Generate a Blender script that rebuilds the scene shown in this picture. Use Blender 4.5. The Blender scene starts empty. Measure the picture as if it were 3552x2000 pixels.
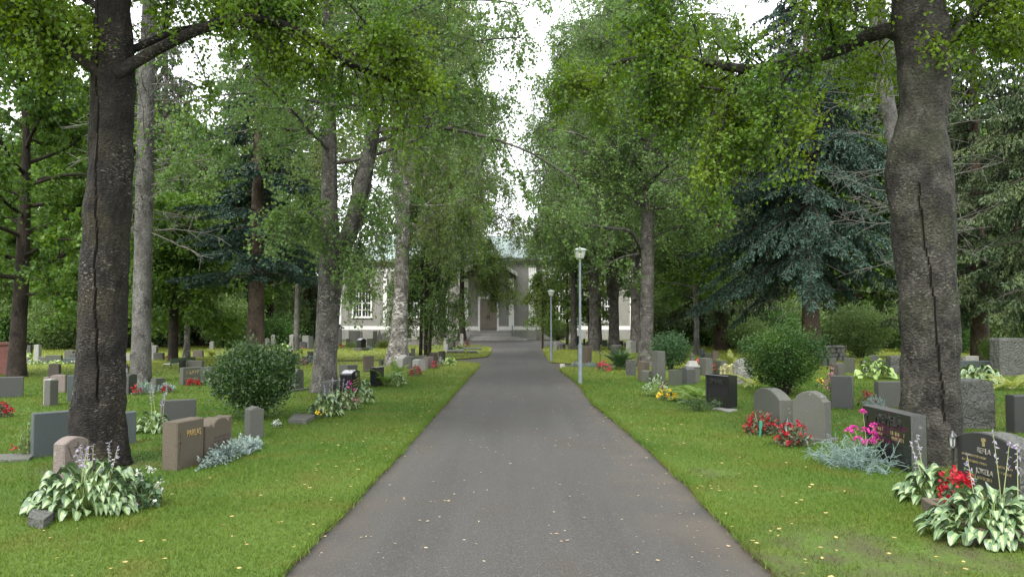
import bpy, math, random
import numpy as np
from mathutils import Vector, Matrix, noise as mnoise

SC = bpy.context.scene
COL = SC.collection
R_ = np.random.default_rng
F_PX, W_PX, H_PX = 2650.0, 3552.0, 2000.0
CAM_H = 1.6
VX, VY = 1808.0, 1114.0            # vanishing point of the avenue in the photograph

# ------------------------------------------------------------------ camera
yaw = math.atan((VX - W_PX / 2) / F_PX)
pitch = math.atan((VY - H_PX / 2) / F_PX)
cam_d = bpy.data.cameras.new('camera')
cam = bpy.data.objects.new('camera', cam_d)
COL.objects.link(cam)
cam.rotation_mode = 'XYZ'
cam.rotation_euler = (math.pi / 2 + pitch, 0, yaw)
cam.location = (0, 0, CAM_H)
cam_d.sensor_width = 36
cam_d.lens = F_PX / W_PX * 36
cam_d.clip_start = 0.05
cam_d.clip_end = 3000
SC.camera = cam
_CM = cam.rotation_euler.to_matrix()


def ray(px, py):
    return _CM @ Vector(((px - W_PX / 2) / F_PX, (H_PX / 2 - py) / F_PX, -1))


def P(px, py, z=0.0):
    d = ray(px, py)
    t = (z - CAM_H) / d.z
    return np.array((d.x * t, d.y * t, z))


def at(px, py, Y):
    d = ray(px, py)
    t = Y / d.y
    return np.array((d.x * t, Y, CAM_H + d.z * t))


def zat(px, py, q):
    """height of pixel (px,py) at the distance of ground point q"""
    return at(px, py, q[1])[2]


# ------------------------------------------------------------------ mesh building
class MB:
    def __init__(self):
        self.v, self.n, self.f = [], 0, []

    def add(self, V, F, mat=0, smooth=False):
        V = np.asarray(V, float).reshape(-1, 3)
        F = np.asarray(F, np.int64)
        if len(F):
            self.f.append((F + self.n, mat, smooth))
        self.v.append(V)
        self.n += len(V)

    def build(self, name, mats, parent=None, loc=None):
        me = bpy.data.meshes.new(name)
        V = np.concatenate(self.v) if self.v else np.zeros((0, 3))
        me.vertices.add(len(V))
        me.vertices.foreach_set('co', V.astype(np.float32).ravel())
        nl = sum(f.size for f, _, _ in self.f)
        npoly = sum(len(f) for f, _, _ in self.f)
        if npoly:
            me.loops.add(nl)
            me.polygons.add(npoly)
            me.loops.foreach_set('vertex_index', np.concatenate([f.ravel() for f, _, _ in self.f]).astype(np.int32))
            tot = np.concatenate([np.full(len(f), f.shape[1]) for f, _, _ in self.f])
            st = np.concatenate([[0], np.cumsum(tot)[:-1]])
            me.polygons.foreach_set('loop_start', st.astype(np.int32))
            me.polygons.foreach_set('material_index', np.concatenate([np.full(len(f), m) for f, m, _ in self.f]).astype(np.int32))
            me.polygons.foreach_set('use_smooth', np.concatenate([np.full(len(f), s, bool) for f, _, s in self.f]))
        for m in (mats if isinstance(mats, (list, tuple)) else [mats]):
            me.materials.append(m)
        me.update(calc_edges=True)
        o = bpy.data.objects.new(name, me)
        COL.objects.link(o)
        if loc is not None:
            o.location = loc
        if parent is not None:
            o.parent = parent
        return o


def tag(o, label=None, cat=None, group=None, kind=None):
    if label:
        o['label'] = label
    if cat:
        o['category'] = cat
    if group:
        o['group'] = group
    if kind:
        o['kind'] = kind
    return o


def thing(name, label, cat, loc=(0, 0, 0), rz=0.0, group=None):
    o = bpy.data.objects.new(name, None)
    COL.objects.link(o)
    o.location = tuple(float(c) for c in loc)
    o.rotation_euler = (0, 0, rz)
    o.empty_display_size = 0.2
    return tag(o, label, cat, group)


def dup(root, loc, rz, scale, label, group=None):
    r = root.copy()
    COL.objects.link(r)
    r.location = tuple(float(c) for c in loc)
    r.rotation_euler = (0, 0, rz)
    r.scale = scale if isinstance(scale, tuple) else (scale, scale, scale)
    tag(r, label, None, group)
    for ch in list(root.children):
        c = ch.copy()
        COL.objects.link(c)
        c.parent = r
        for g in list(ch.children):
            d = g.copy()
            COL.objects.link(d)
            d.parent = c
    return r


BOXF = np.array([[0, 3, 2, 1], [4, 5, 6, 7], [0, 1, 5, 4], [1, 2, 6, 5], [2, 3, 7, 6], [3, 0, 4, 7]])


def box(mb, x0, x1, y0, y1, z0, z1, mat=0, taper=0.0, bev=0.0):
    """box; bev > 0 gives it small chamfers all round the top and the upright edges"""
    if bev <= 0:
        V = [(x0, y0, z0), (x1, y0, z0), (x1, y1, z0), (x0, y1, z0)]
        cx, cy = (x0 + x1) / 2, (y0 + y1) / 2
        for x, y in ((x0, y0), (x1, y0), (x1, y1), (x0, y1)):
            V.append((cx + (x - cx) * (1 - taper), cy + (y - cy) * (1 - taper), z1))
        mb.add(V, BOXF, mat)
        return
    b = bev

    def ring(i, z):
        a, c, d, e = x0 + i, x1 - i, y0 + i, y1 - i
        return [(a + b, d, z), (c - b, d, z), (c, d + b, z), (c, e - b, z), (c - b, e, z), (a + b, e, z), (a, e - b, z), (a, d + b, z)]
    rings = [ring(0, z0), ring(0, z1 - b), ring(b, z1)]
    V = np.array(sum(rings, []))
    F = []
    for k in range(2):
        for i in range(8):
            j = (i + 1) % 8
            F.append((k * 8 + i, k * 8 + j, k * 8 + 8 + j, k * 8 + 8 + i))
    mb.add(V, F, mat)
    mb.add(V[16:], [list(range(8))], mat)
    mb.add(V[:8], [list(range(7, -1, -1))], mat)


def norm(a):
    a = np.asarray(a, float)
    return a / np.maximum(np.linalg.norm(a, axis=-1, keepdims=True), 1e-9)


def tube(mb, pts, rad, k=8, mat=0, smooth=True, rfun=None, cap=True):
    pts = np.asarray(pts, float)
    n = len(pts)
    rad = np.broadcast_to(np.asarray(rad, float), (n,))
    T = norm(np.gradient(pts, axis=0))
    ref = np.array((1.0, 0, 0)) if abs(T[0][0]) < 0.8 else np.array((0, 1.0, 0))
    U = norm(ref - T * (T @ ref)[:, None])
    Wv = np.cross(T, U)
    a = np.linspace(0, 2 * math.pi, k, endpoint=False)
    r = rad[:, None] * np.ones(k)[None]
    if rfun is not None:
        r = rfun(r, a, pts)
    V = pts[:, None, :] + r[..., None] * (np.cos(a)[None, :, None] * U[:, None, :] + np.sin(a)[None, :, None] * Wv[:, None, :])
    i = np.arange(n - 1)[:, None] * k
    j = np.arange(k)[None]
    jn = (j + 1) % k
    F = np.stack([i + j, i + jn, i + k + jn, i + k + j], -1).reshape(-1, 4)
    mb.add(V.reshape(-1, 3), F, mat, smooth)
    if cap:
        mb.add(V[-1], [list(range(k))], mat)
        mb.add(V[0], [list(range(k - 1, -1, -1))], mat)


def segs(mb, P0, P1, r0, r1, mat=0):
    """many thin straight three-sided twigs at once"""
    P0 = np.asarray(P0, float).reshape(-1, 3)
    P1 = np.asarray(P1, float).reshape(-1, 3)
    if not len(P0):
        return
    T = norm(P1 - P0)
    ref = np.where(np.abs(T[:, 2:3]) < 0.9, np.array([[0, 0, 1.0]]), np.array([[1.0, 0, 0]]))
    U = norm(np.cross(T, ref))
    Wv = np.cross(T, U)
    r0 = np.broadcast_to(np.asarray(r0, float), (len(P0),))[:, None]
    r1 = np.broadcast_to(np.asarray(r1, float), (len(P0),))[:, None]
    vs = []
    for Q, r in ((P0, r0), (P1, r1)):
        for a in (0, 2.0944, 4.18879):
            vs.append(Q + r * (math.cos(a) * U + math.sin(a) * Wv))
    V = np.stack(vs, 1).reshape(-1, 3)
    b = np.arange(len(P0))[:, None] * 6
    F = np.concatenate([b + np.array([[0, 1, 4, 3]]), b + np.array([[1, 2, 5, 4]]), b + np.array([[2, 0, 3, 5]])])
    mb.add(V, F, mat, True)


def leaves(mb, pos, L, Wd, rng, droop=0.3, mat=0, axis=None, spread=1.0, flat=0.0, fold=0.12):
    """one folded diamond per leaf"""
    pos = np.asarray(pos, float).reshape(-1, 3)
    n = len(pos)
    if not n:
        return
    d = rng.normal(size=(n, 3)) * spread
    if axis is not None:
        d = d + np.asarray(axis)
    d[:, 2] -= droop
    d = norm(d)
    q = rng.normal(size=(n, 3))
    if flat > 0:
        q = q * (1 - flat) + np.array([0, 0, 1.0]) * flat * 2
    s = norm(np.cross(d, q))
    nn = np.cross(s, d)
    k = rng.uniform(0.7, 1.25, (n, 1))
    L = np.asarray(L, float).reshape(-1, 1) * k
    Wd = np.asarray(Wd, float).reshape(-1, 1) * k
    v0 = pos
    v1 = pos + d * L * 0.45 + s * Wd * 0.5 + nn * L * fold
    v2 = pos + d * L
    v3 = pos + d * L * 0.45 - s * Wd * 0.5 + nn * L * fold
    V = np.stack([v0, v1, v2, v3], 1).reshape(-1, 3)
    F = np.arange(n)[:, None] * 4 + np.array([[0, 1, 2, 3]])
    mb.add(V, F, mat, False)


# ------------------------------------------------------------------ materials
def new_mat(name):
    m = bpy.data.materials.new(name)
    m.use_nodes = True
    nt = m.node_tree
    b = nt.nodes['Principled BSDF']
    return m, nt, b


def nd(nt, t, **kw):
    n = nt.nodes.new(t)
    for k, v in kw.items():
        if k in n.inputs:
            n.inputs[k].default_value = v
        else:
            setattr(n, k, v)
    return n


def mixc(nt, fac, a, b, mode='MIX'):
    n = nt.nodes.new('ShaderNodeMix')
    n.data_type = 'RGBA'
    n.blend_type = mode
    for i, s in ((0, fac), (6, a), (7, b)):
        if hasattr(s, 'links'):
            nt.links.new(s, n.inputs[i])
        elif i == 0:
            n.inputs[0].default_value = s
        else:
            n.inputs[i].default_value = (*s, 1) if len(s) == 3 else s
    return n.outputs[2]


def coords(nt, scale=(1, 1, 1), kind='Object'):
    tc = nt.nodes.new('ShaderNodeTexCoord')
    mp = nt.nodes.new('ShaderNodeMapping')
    mp.inputs['Scale'].default_value = scale
    nt.links.new(tc.outputs[kind], mp.inputs[0])
    return mp.outputs[0]


def wcoords(nt, scale=(1, 1, 1)):
    g = nt.nodes.new('ShaderNodeNewGeometry')
    mp = nt.nodes.new('ShaderNodeMapping')
    mp.inputs['Scale'].default_value = scale
    nt.links.new(g.outputs['Position'], mp.inputs[0])
    return mp.outputs[0]


def noise_f(nt, vec, scale, detail=3.0, lo=0.35, hi=0.65, rough=0.55):
    n = nd(nt, 'ShaderNodeTexNoise', Scale=scale, Detail=detail, Roughness=rough)
    nt.links.new(vec, n.inputs['Vector'])
    r = nd(nt, 'ShaderNodeMapRange')
    r.inputs['From Min'].default_value = lo
    r.inputs['From Max'].default_value = hi
    nt.links.new(n.outputs['Fac'], r.inputs['Value'])
    return r.outputs[0]


def bump(nt, b, fac, strength=0.5, dist=0.02):
    n = nd(nt, 'ShaderNodeBump', Strength=strength, Distance=dist)
    nt.links.new(fac, n.inputs['Height'])
    nt.links.new(n.outputs[0], b.inputs['Normal'])


def plain(name, col, rough=0.6, spec=0.5, var=None, bscale=None, bstr=0.3, metal=0.0, vscale=8.0):
    m, nt, b = new_mat(name)
    b.inputs['Roughness'].default_value = rough
    b.inputs['Specular IOR Level'].default_value = spec
    b.inputs['Metallic'].default_value = metal
    vec = coords(nt)
    if var:
        c = mixc(nt, noise_f(nt, vec, vscale, 4), col, var)
        nt.links.new(c, b.inputs['Base Color'])
    else:
        b.inputs['Base Color'].default_value = (*col, 1)
    if bscale:
        bump(nt, b, noise_f(nt, vec, bscale, 4, 0.2, 0.8), bstr)
    return m


def granite(name, c1, c2, rough=0.75, grain=90.0, stain=(0.05, 0.06, 0.035), amount=0.45, rocky=0.0, spec=0.4):
    m, nt, b = new_mat(name)
    vec = coords(nt)
    g = mixc(nt, noise_f(nt, vec, grain, 2, 0.3, 0.7), c1, c2)
    s = noise_f(nt, vec, 3.2, 5, 0.45, 0.75)
    ml = nd(nt, 'ShaderNodeMath', operation='MULTIPLY')
    nt.links.new(s, ml.inputs[0])
    ml.inputs[1].default_value = amount
    g = mixc(nt, ml.outputs[0], g, stain)
    l = noise_f(nt, vec, 14.0, 4, 0.66, 0.72)
    ml2 = nd(nt, 'ShaderNodeMath', operation='MULTIPLY')
    nt.links.new(l, ml2.inputs[0])
    ml2.inputs[1].default_value = amount * 0.9
    g = mixc(nt, ml2.outputs[0], g, tuple(min(0.45, x * 2.2 + 0.05) for x in c2))
    nt.links.new(g, b.inputs['Base Color'])
    b.inputs['Roughness'].default_value = rough
    b.inputs['Specular IOR Level'].default_value = spec
    if rocky > 0:
        bump(nt, b, noise_f(nt, vec, 16, 5, 0.2, 0.8), rocky, 0.05)
    elif rough > 0.4:
        bump(nt, b, noise_f(nt, vec, 60, 3, 0.2, 0.8), 0.25, 0.01)
    return m


def leaf_mat(name, ca, cb, trans=0.32, rough=0.5, cc=None, cscale=0.7, spec=0.35):
    m, nt, b = new_mat(name)
    g = nt.nodes.new('ShaderNodeNewGeometry')
    c = mixc(nt, g.outputs['Random Per Island'], ca, cb)
    if cc:
        c = mixc(nt, noise_f(nt, coords(nt), cscale, 2, 0.4, 0.68), c, cc)
    nt.links.new(c, b.inputs['Base Color'])
    b.inputs['Roughness'].default_value = rough
    b.inputs['Specular IOR Level'].default_value = spec
    t = nd(nt, 'ShaderNodeBsdfTranslucent')
    hs = nd(nt, 'ShaderNodeHueSaturation', Saturation=1.1, Value=1.25)
    hs.inputs['Hue'].default_value = 0.49
    nt.links.new(c, hs.inputs['Color'])
    nt.links.new(hs.outputs[0], t.inputs['Color'])
    mx = nd(nt, 'ShaderNodeMixShader')
    mx.inputs[0].default_value = trans
    nt.links.new(b.outputs[0], mx.inputs[1])
    nt.links.new(t.outputs[0], mx.inputs[2])
    nt.links.new(mx.outputs[0], nt.nodes['Material Output'].inputs['Surface'])
    return m


def bark(name, dark, mid, pale, fleck=(10, 10, 70), lo=0.56, hi=0.66, bstr=0.8, moss=None, patch=2.2):
    m, nt, b = new_mat(name)
    v1 = coords(nt, fleck)
    v0 = coords(nt)
    c = mixc(nt, noise_f(nt, v0, patch, 4, 0.4, 0.65), dark, mid)
    f1 = noise_f(nt, v1, 1.0, 4, lo, hi)
    f2 = noise_f(nt, v0, 2.6, 5, 0.42, 0.62)
    ml = nd(nt, 'ShaderNodeMath', operation='MULTIPLY')
    nt.links.new(f1, ml.inputs[0])
    nt.links.new(f2, ml.inputs[1])
    c = mixc(nt, ml.outputs[0], c, pale)
    c = mixc(nt, noise_f(nt, coords(nt, (1, 1, 0.6)), 4.5, 6, 0.5, 0.7, 0.7), c, tuple(x * 0.35 for x in dark))
    if moss:
        c = mixc(nt, noise_f(nt, v0, 1.3, 4, 0.5, 0.75), c, moss)
    gr = noise_f(nt, coords(nt, (1, 1, 0.75)), 34, 5, 0.3, 0.7, 0.65)
    gm = nd(nt, 'ShaderNodeMapRange')
    gm.inputs['To Min'].default_value = 0.45
    gm.inputs['To Max'].default_value = 1.6
    nt.links.new(gr, gm.inputs['Value'])
    hv = nd(nt, 'ShaderNodeHueSaturation')
    nt.links.new(gm.outputs[0], hv.inputs['Value'])
    nt.links.new(c, hv.inputs['Color'])
    c = hv.outputs[0]
    nt.links.new(c, b.inputs['Base Color'])
    b.inputs['Roughness'].default_value = 0.85
    b.inputs['Specular IOR Level'].default_value = 0.25
    n = nd(nt, 'ShaderNodeTexNoise', Scale=1.0, Detail=6.0)
    nt.links.new(coords(nt, (fleck[0] * 1.5, fleck[1] * 1.5, fleck[2] * 0.7)), n.inputs['Vector'])
    bump(nt, b, n.outputs['Fac'], bstr, 0.04)
    return m


BARE = [(*P(x, y)[:2], r) for x, y, r in ((2900, 1905, 0.75), (3080, 1960, 0.6), (2700, 1950, 0.45), (338, 1625, 0.75), (3230, 1600, 0.75), (3330, 1930, 0.5), (2480, 1640, 0.35))]


def grass_mat(name, blade):
    m, nt, b = new_mat(name)
    w = wcoords(nt)
    c = mixc(nt, noise_f(nt, w, 0.28, 3, 0.38, 0.62), (0.094, 0.148, 0.018), (0.06, 0.122, 0.016))
    c = mixc(nt, noise_f(nt, w, 1.7, 4, 0.5, 0.72), c, (0.11, 0.125, 0.02))
    # worn turf: a few bare patches and rings round the two nearest trunks
    d = noise_f(nt, w, 3.0, 5, 0.36, 0.62)
    sep = nt.nodes.new('ShaderNodeSeparateXYZ')
    nt.links.new(w, sep.inputs[0])
    mask = None
    for (bx, by, br) in BARE:
        ds = nd(nt, 'ShaderNodeVectorMath', operation='DISTANCE')
        nt.links.new(w, ds.inputs[0])
        ds.inputs[1].default_value = (bx, by, 0)
        rr = nd(nt, 'ShaderNodeMapRange')
        rr.inputs['From Min'].default_value = br
        rr.inputs['From Max'].default_value = br * 0.35
        nt.links.new(ds.outputs['Value'], rr.inputs['Value'])
        if mask is None:
            mask = rr.outputs[0]
        else:
            mm = nd(nt, 'ShaderNodeMath', operation='MAXIMUM')
            nt.links.new(mask, mm.inputs[0])
            nt.links.new(rr.outputs[0], mm.inputs[1])
            mask = mm.outputs[0]
    ml = nd(nt, 'ShaderNodeMath', operation='MULTIPLY')
    nt.links.new(d, ml.inputs[0])
    nt.links.new(mask, ml.inputs[1])
    # the open lawns further off: more daylight put into a brighter, yellower colour
    yr2 = nd(nt, 'ShaderNodeMapRange')
    yr2.inputs['From Min'].default_value = 20
    yr2.inputs['From Max'].default_value = 29
    nt.links.new(sep.outputs[1], yr2.inputs['Value'])
    c = mixc(nt, yr2.outputs[0], c, (0.215, 0.25, 0.045))
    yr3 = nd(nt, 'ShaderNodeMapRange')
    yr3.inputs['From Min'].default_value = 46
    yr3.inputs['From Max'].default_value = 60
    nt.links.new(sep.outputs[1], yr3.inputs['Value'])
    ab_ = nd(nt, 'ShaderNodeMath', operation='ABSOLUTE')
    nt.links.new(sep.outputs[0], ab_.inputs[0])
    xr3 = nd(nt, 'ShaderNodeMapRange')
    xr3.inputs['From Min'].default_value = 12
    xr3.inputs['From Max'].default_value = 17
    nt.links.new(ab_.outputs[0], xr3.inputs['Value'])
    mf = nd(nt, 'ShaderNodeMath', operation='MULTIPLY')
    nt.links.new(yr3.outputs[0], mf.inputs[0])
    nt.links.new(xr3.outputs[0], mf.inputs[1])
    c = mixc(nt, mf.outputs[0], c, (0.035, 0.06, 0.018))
    c = mixc(nt, ml.outputs[0], c, (0.075, 0.06, 0.034))
    if blade:
        g = nt.nodes.new('ShaderNodeNewGeometry')
        mr = nd(nt, 'ShaderNodeMapRange')
        mr.inputs['To Min'].default_value = 0.78
        mr.inputs['To Max'].default_value = 1.22
        nt.links.new(g.outputs['Random Per Island'], mr.inputs['Value'])
        hs = nd(nt, 'ShaderNodeHueSaturation')
        nt.links.new(mr.outputs[0], hs.inputs['Value'])
        nt.links.new(c, hs.inputs['Color'])
        c = hs.outputs[0]
        t = nd(nt, 'ShaderNodeBsdfTranslucent')
        nt.links.new(c, t.inputs['Color'])
        mx = nd(nt, 'ShaderNodeMixShader')
        mx.inputs[0].default_value = 0.35
        nt.links.new(b.outputs[0], mx.inputs[1])
        nt.links.new(t.outputs[0], mx.inputs[2])
        nt.links.new(mx.outputs[0], nt.nodes['Material Output'].inputs['Surface'])
    else:
        c = mixc(nt, noise_f(nt, w, 34, 3, 0.3, 0.75), c, (0.045, 0.075, 0.012), 'MIX')
        bump(nt, b, noise_f(nt, w, 45, 4, 0.2, 0.8), 0.7, 0.04)
    nt.links.new(c, b.inputs['Base Color'])
    b.inputs['Roughness'].default_value = 0.7
    b.inputs['Specular IOR Level'].default_value = 0.2
    return m


def path_mat():
    m, nt, b = new_mat('tarmac')
    w = wcoords(nt)
    c = mixc(nt, noise_f(nt, w, 130, 3, 0.34, 0.68, 0.7), (0.027, 0.0258, 0.0235), (0.09, 0.085, 0.077))
    c = mixc(nt, noise_f(nt, w, 60, 2, 0.62, 0.7), c, (0.13, 0.125, 0.118))
    blotch = nd(nt, 'ShaderNodeTexNoise', Scale=0.55, Detail=5.0)
    nt.links.new(wcoords(nt, (1, 0.5, 1)), blotch.inputs['Vector'])
    r = nd(nt, 'ShaderNodeMapRange')
    r.inputs['From Min'].default_value = 0.35
    r.inputs['From Max'].default_value = 0.68
    r.inputs['To Min'].default_value = 0.68
    r.inputs['To Max'].default_value = 1.25
    nt.links.new(blotch.outputs['Fac'], r.inputs['Value'])
    hs = nd(nt, 'ShaderNodeHueSaturation')
    nt.links.new(r.outputs[0], hs.inputs['Value'])
    nt.links.new(c, hs.inputs['Color'])
    c = hs.outputs[0]
    c = mixc(nt, noise_f(nt, w, 24, 6, 0.46, 0.6, 0.8), c, (0.03, 0.0285, 0.026))
    st = noise_f(nt, wcoords(nt, (3.2, 0.12, 1)), 1.0, 3, 0.3, 0.7)
    c = mixc(nt, st, c, (0.061, 0.0585, 0.0535))
    st2 = noise_f(nt, wcoords(nt, (0.9, 0.5, 1)), 1.1, 6, 0.52, 0.66)
    c = mixc(nt, st2, c, (0.052, 0.044, 0.036))
    c = mixc(nt, noise_f(nt, w, 75, 4, 0.48, 0.58, 0.75), c, (0.022, 0.0215, 0.02))
    c = mixc(nt, noise_f(nt, w, 60, 4, 0.6, 0.66, 0.75), c, (0.13, 0.125, 0.117))
    # brown leaf mould gathered along both edges
    sep = nt.nodes.new('ShaderNodeSeparateXYZ')
    nt.links.new(w, sep.inputs[0])
    ab = nd(nt, 'ShaderNodeMath', operation='ABSOLUTE')
    sub = nd(nt, 'ShaderNodeMath', operation='SUBTRACT')
    sub.inputs[1].default_value = -0.12
    nt.links.new(sep.outputs[0], sub.inputs[0])
    nt.links.new(sub.outputs[0], ab.inputs[0])
    er = nd(nt, 'ShaderNodeMapRange')
    er.inputs['From Min'].default_value = 0.85
    er.inputs['From Max'].default_value = 1.65
    nt.links.new(ab.outputs[0], er.inputs['Value'])
    ml = nd(nt, 'ShaderNodeMath', operation='MULTIPLY')
    nt.links.new(er.outputs[0], ml.inputs[0])
    nt.links.new(noise_f(nt, w, 1.4, 5, 0.36, 0.6), ml.inputs[1])
    c = mixc(nt, ml.outputs[0], c, (0.068, 0.058, 0.046))
    # paler worn wheel tracks
    nt.links.new(c, b.inputs['Base Color'])
    b.inputs['Roughness'].default_value = 0.72
    b.inputs['Specular IOR Level'].default_value = 0.35
    bump(nt, b, noise_f(nt, w, 70, 4, 0.2, 0.8), 0.6, 0.012)
    return m


MT = {}
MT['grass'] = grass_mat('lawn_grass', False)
MT['blade'] = grass_mat('grass_blade', True)
MT['path'] = path_mat()
MT['soil'] = plain('soil', (0.05, 0.038, 0.026), 0.9, 0.2, (0.085, 0.062, 0.04), 40, 0.8)
MT['gray'] = granite('gray_granite', (0.042, 0.043, 0.035), (0.092, 0.093, 0.08), amount=0.6)
MT['lgray'] = granite('light_granite', (0.15, 0.152, 0.135), (0.27, 0.27, 0.25), stain=(0.07, 0.078, 0.05))
MT['dgray'] = granite('dark_granite', (0.026, 0.028, 0.026), (0.058, 0.06, 0.057), 0.5)
MT['green'] = granite('green_granite', (0.032, 0.037, 0.026), (0.066, 0.072, 0.052), 0.5)
MT['bluegray'] = granite('blue_gray_granite', (0.028, 0.038, 0.038), (0.056, 0.069, 0.069), 0.65, amount=0.3)
MT['black'] = granite('black_granite', (0.008, 0.008, 0.009), (0.02, 0.02, 0.021), 0.1, amount=0.05, spec=0.6)
MT['bblack'] = granite('dull_black_granite', (0.014, 0.014, 0.014), (0.035, 0.035, 0.035), 0.32, amount=0.15)
MT['brown'] = granite('brown_granite', (0.046, 0.037, 0.025), (0.095, 0.078, 0.055), 0.8, stain=(0.06, 0.055, 0.025))
MT['dbrown'] = granite('dark_brown_granite', (0.03, 0.024, 0.018), (0.058, 0.046, 0.036), 0.7)
MT['pink'] = granite('pink_granite', (0.09, 0.072, 0.061), (0.165, 0.138, 0.122), 0.8, amount=0.3, stain=(0.1, 0.07, 0.05))
MT['pinkrough'] = granite('rough_pink_granite', (0.19, 0.145, 0.125), (0.34, 0.28, 0.25), 0.9, amount=0.2, rocky=1.0)
MT['rough'] = granite('rough_granite', (0.03, 0.032, 0.028), (0.11, 0.112, 0.1), 0.9, 40, rocky=1.0)
MT['lrough'] = granite('rough_light_granite', (0.1, 0.1, 0.085), (0.24, 0.235, 0.215), 0.9, 40, rocky=0.9)
MT['bronze'] = plain('bronze_letters', (0.42, 0.3, 0.13), 0.45, 0.5, metal=0.5)
MT['gold'] = plain('gold_letters', (0.2, 0.16, 0.075), 0.5, 0.5)
MT['darkletter'] = plain('dark_bronze_letters', (0.02, 0.022, 0.02), 0.4)
MT['whiteletter'] = plain('pale_letters', (0.15, 0.145, 0.12), 0.6)
MT['groove'] = plain('carved_line', (0.06, 0.045, 0.038), 0.9)
MT['iron'] = plain('black_iron', (0.012, 0.012, 0.012), 0.4)
MT['pale'] = plain('worn_pale_stone', (0.42, 0.42, 0.36), 0.85, 0.3, (0.25, 0.25, 0.2), 30, 0.4)
MT['steel'] = plain('galvanised_steel', (0.19, 0.225, 0.24), 0.5, 0.5, (0.14, 0.17, 0.185), metal=0.35, vscale=5)
MT['opal'] = plain('opal_plastic', (0.42, 0.44, 0.39), 0.35)
MT['lampcap'] = plain('lamp_cap', (0.36, 0.4, 0.38), 0.5)
MT['benchwood'] = plain('green_bench_paint', (0.035, 0.06, 0.03), 0.5, 0.5, (0.06, 0.085, 0.05))
MT['benchpale'] = plain('pale_bench_seat', (0.5, 0.54, 0.5), 0.5)  # seat paler than the green slats of the back
MT['glass'] = plain('lantern_glass', (0.3, 0.32, 0.3), 0.12)
MT['plastictag'] = plain('green_plastic', (0.03, 0.2, 0.13), 0.4)

MT['barkT1'] = bark('old_birch_bark', (0.008, 0.007, 0.006), (0.019, 0.0155, 0.012), (0.17, 0.155, 0.125), (24, 24, 95), 0.56, 0.66, 0.8, (0.03, 0.026, 0.011), 3.5)
MT['barkT6'] = bark('grey_birch_bark', (0.014, 0.0125, 0.01), (0.045, 0.042, 0.034), (0.135, 0.13, 0.11), (22, 22, 60), 0.55, 0.68, 0.9, (0.03, 0.034, 0.016), 4.0)
MT['crack'] = plain('bark_crack', (0.008, 0.006, 0.005), 0.95, 0.1)
MT['barkgray'] = bark('grey_spruce_bark', (0.065, 0.062, 0.056), (0.11, 0.107, 0.098), (0.18, 0.176, 0.165), (22, 22, 30), 0.5, 0.65, 0.9)
MT['barkmid'] = bark('mid_birch_bark', (0.048, 0.044, 0.038), (0.092, 0.087, 0.077), (0.2, 0.19, 0.17), (14, 14, 22), 0.54, 0.64, 1.0, patch=4)
MT['barkwhite'] = bark('white_birch_bark', (0.075, 0.066, 0.056), (0.16, 0.15, 0.132), (0.42, 0.405, 0.375), (9, 9, 16), 0.46, 0.55, 0.8, patch=4)
MT['barkdark'] = bark('dark_bark', (0.022, 0.017, 0.013), (0.045, 0.035, 0.026), (0.085, 0.07, 0.055), (18, 18, 10), 0.55, 0.7, 1.0)
MT['barkspruce'] = bark('brown_spruce_bark', (0.05, 0.036, 0.025), (0.085, 0.064, 0.047), (0.13, 0.105, 0.085), (20, 20, 22), 0.55, 0.7, 1.0)
MT['deadtwig'] = plain('dead_twig', (0.12, 0.115, 0.1), 0.9, 0.2)

MT['lf_near'] = leaf_mat('near_birch_leaves', (0.09, 0.17, 0.016), (0.045, 0.11, 0.014), 0.48, cc=(0.12, 0.185, 0.014), cscale=1.1)
MT['lf_birch'] = leaf_mat('birch_leaves', (0.15, 0.235, 0.055), (0.075, 0.145, 0.038), 0.5, cc=(0.1, 0.175, 0.055))
MT['lf_weep'] = leaf_mat('weeping_birch_leaves', (0.165, 0.235, 0.055), (0.09, 0.155, 0.04), 0.5, cc=(0.12, 0.17, 0.035))
MT['lf_dark'] = leaf_mat('dark_green_leaves', (0.095, 0.175, 0.045), (0.05, 0.115, 0.034), 0.46)
MT['lf_maple'] = leaf_mat('maple_leaves', (0.12, 0.2, 0.024), (0.055, 0.125, 0.02), 0.46, cc=(0.07, 0.135, 0.028))
MT['lf_yel'] = leaf_mat('yellowish_leaves', (0.14, 0.17, 0.03), (0.08, 0.125, 0.03), 0.36)
MT['nd_blue'] = leaf_mat('blue_spruce_needles', (0.022, 0.054, 0.032), (0.008, 0.024, 0.016), 0.1, 0.55, (0.044, 0.09, 0.064), 1.6)
MT['nd_dark'] = leaf_mat('dark_spruce_needles', (0.042, 0.075, 0.022), (0.018, 0.04, 0.016), 0.1, 0.55, (0.07, 0.1, 0.03), 1.2)
MT['shrub'] = leaf_mat('shrub_leaves', (0.055, 0.105, 0.022), (0.024, 0.06, 0.018), 0.22, 0.35, spec=0.5)
MT['shrub2'] = leaf_mat('fine_shrub_leaves', (0.042, 0.098, 0.02), (0.02, 0.056, 0.015), 0.3, cc=(0.065, 0.125, 0.018), cscale=1.5)
MT['shrubpale'] = leaf_mat('pale_shrub_leaves', (0.16, 0.23, 0.075), (0.085, 0.145, 0.045), 0.4)
MT['fern'] = leaf_mat('fern_fronds', (0.12, 0.2, 0.028), (0.065, 0.14, 0.025), 0.35)
MT['fernyel'] = leaf_mat('yellowing_fern', (0.22, 0.24, 0.04), (0.13, 0.17, 0.035), 0.35)
MT['ferndark'] = leaf_mat('dark_fern', (0.05, 0.105, 0.035), (0.026, 0.065, 0.025), 0.3)
MT['hgreen'] = plain('hosta_green', (0.045, 0.09, 0.036), 0.4, 0.5, (0.075, 0.13, 0.055), vscale=20)
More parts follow.
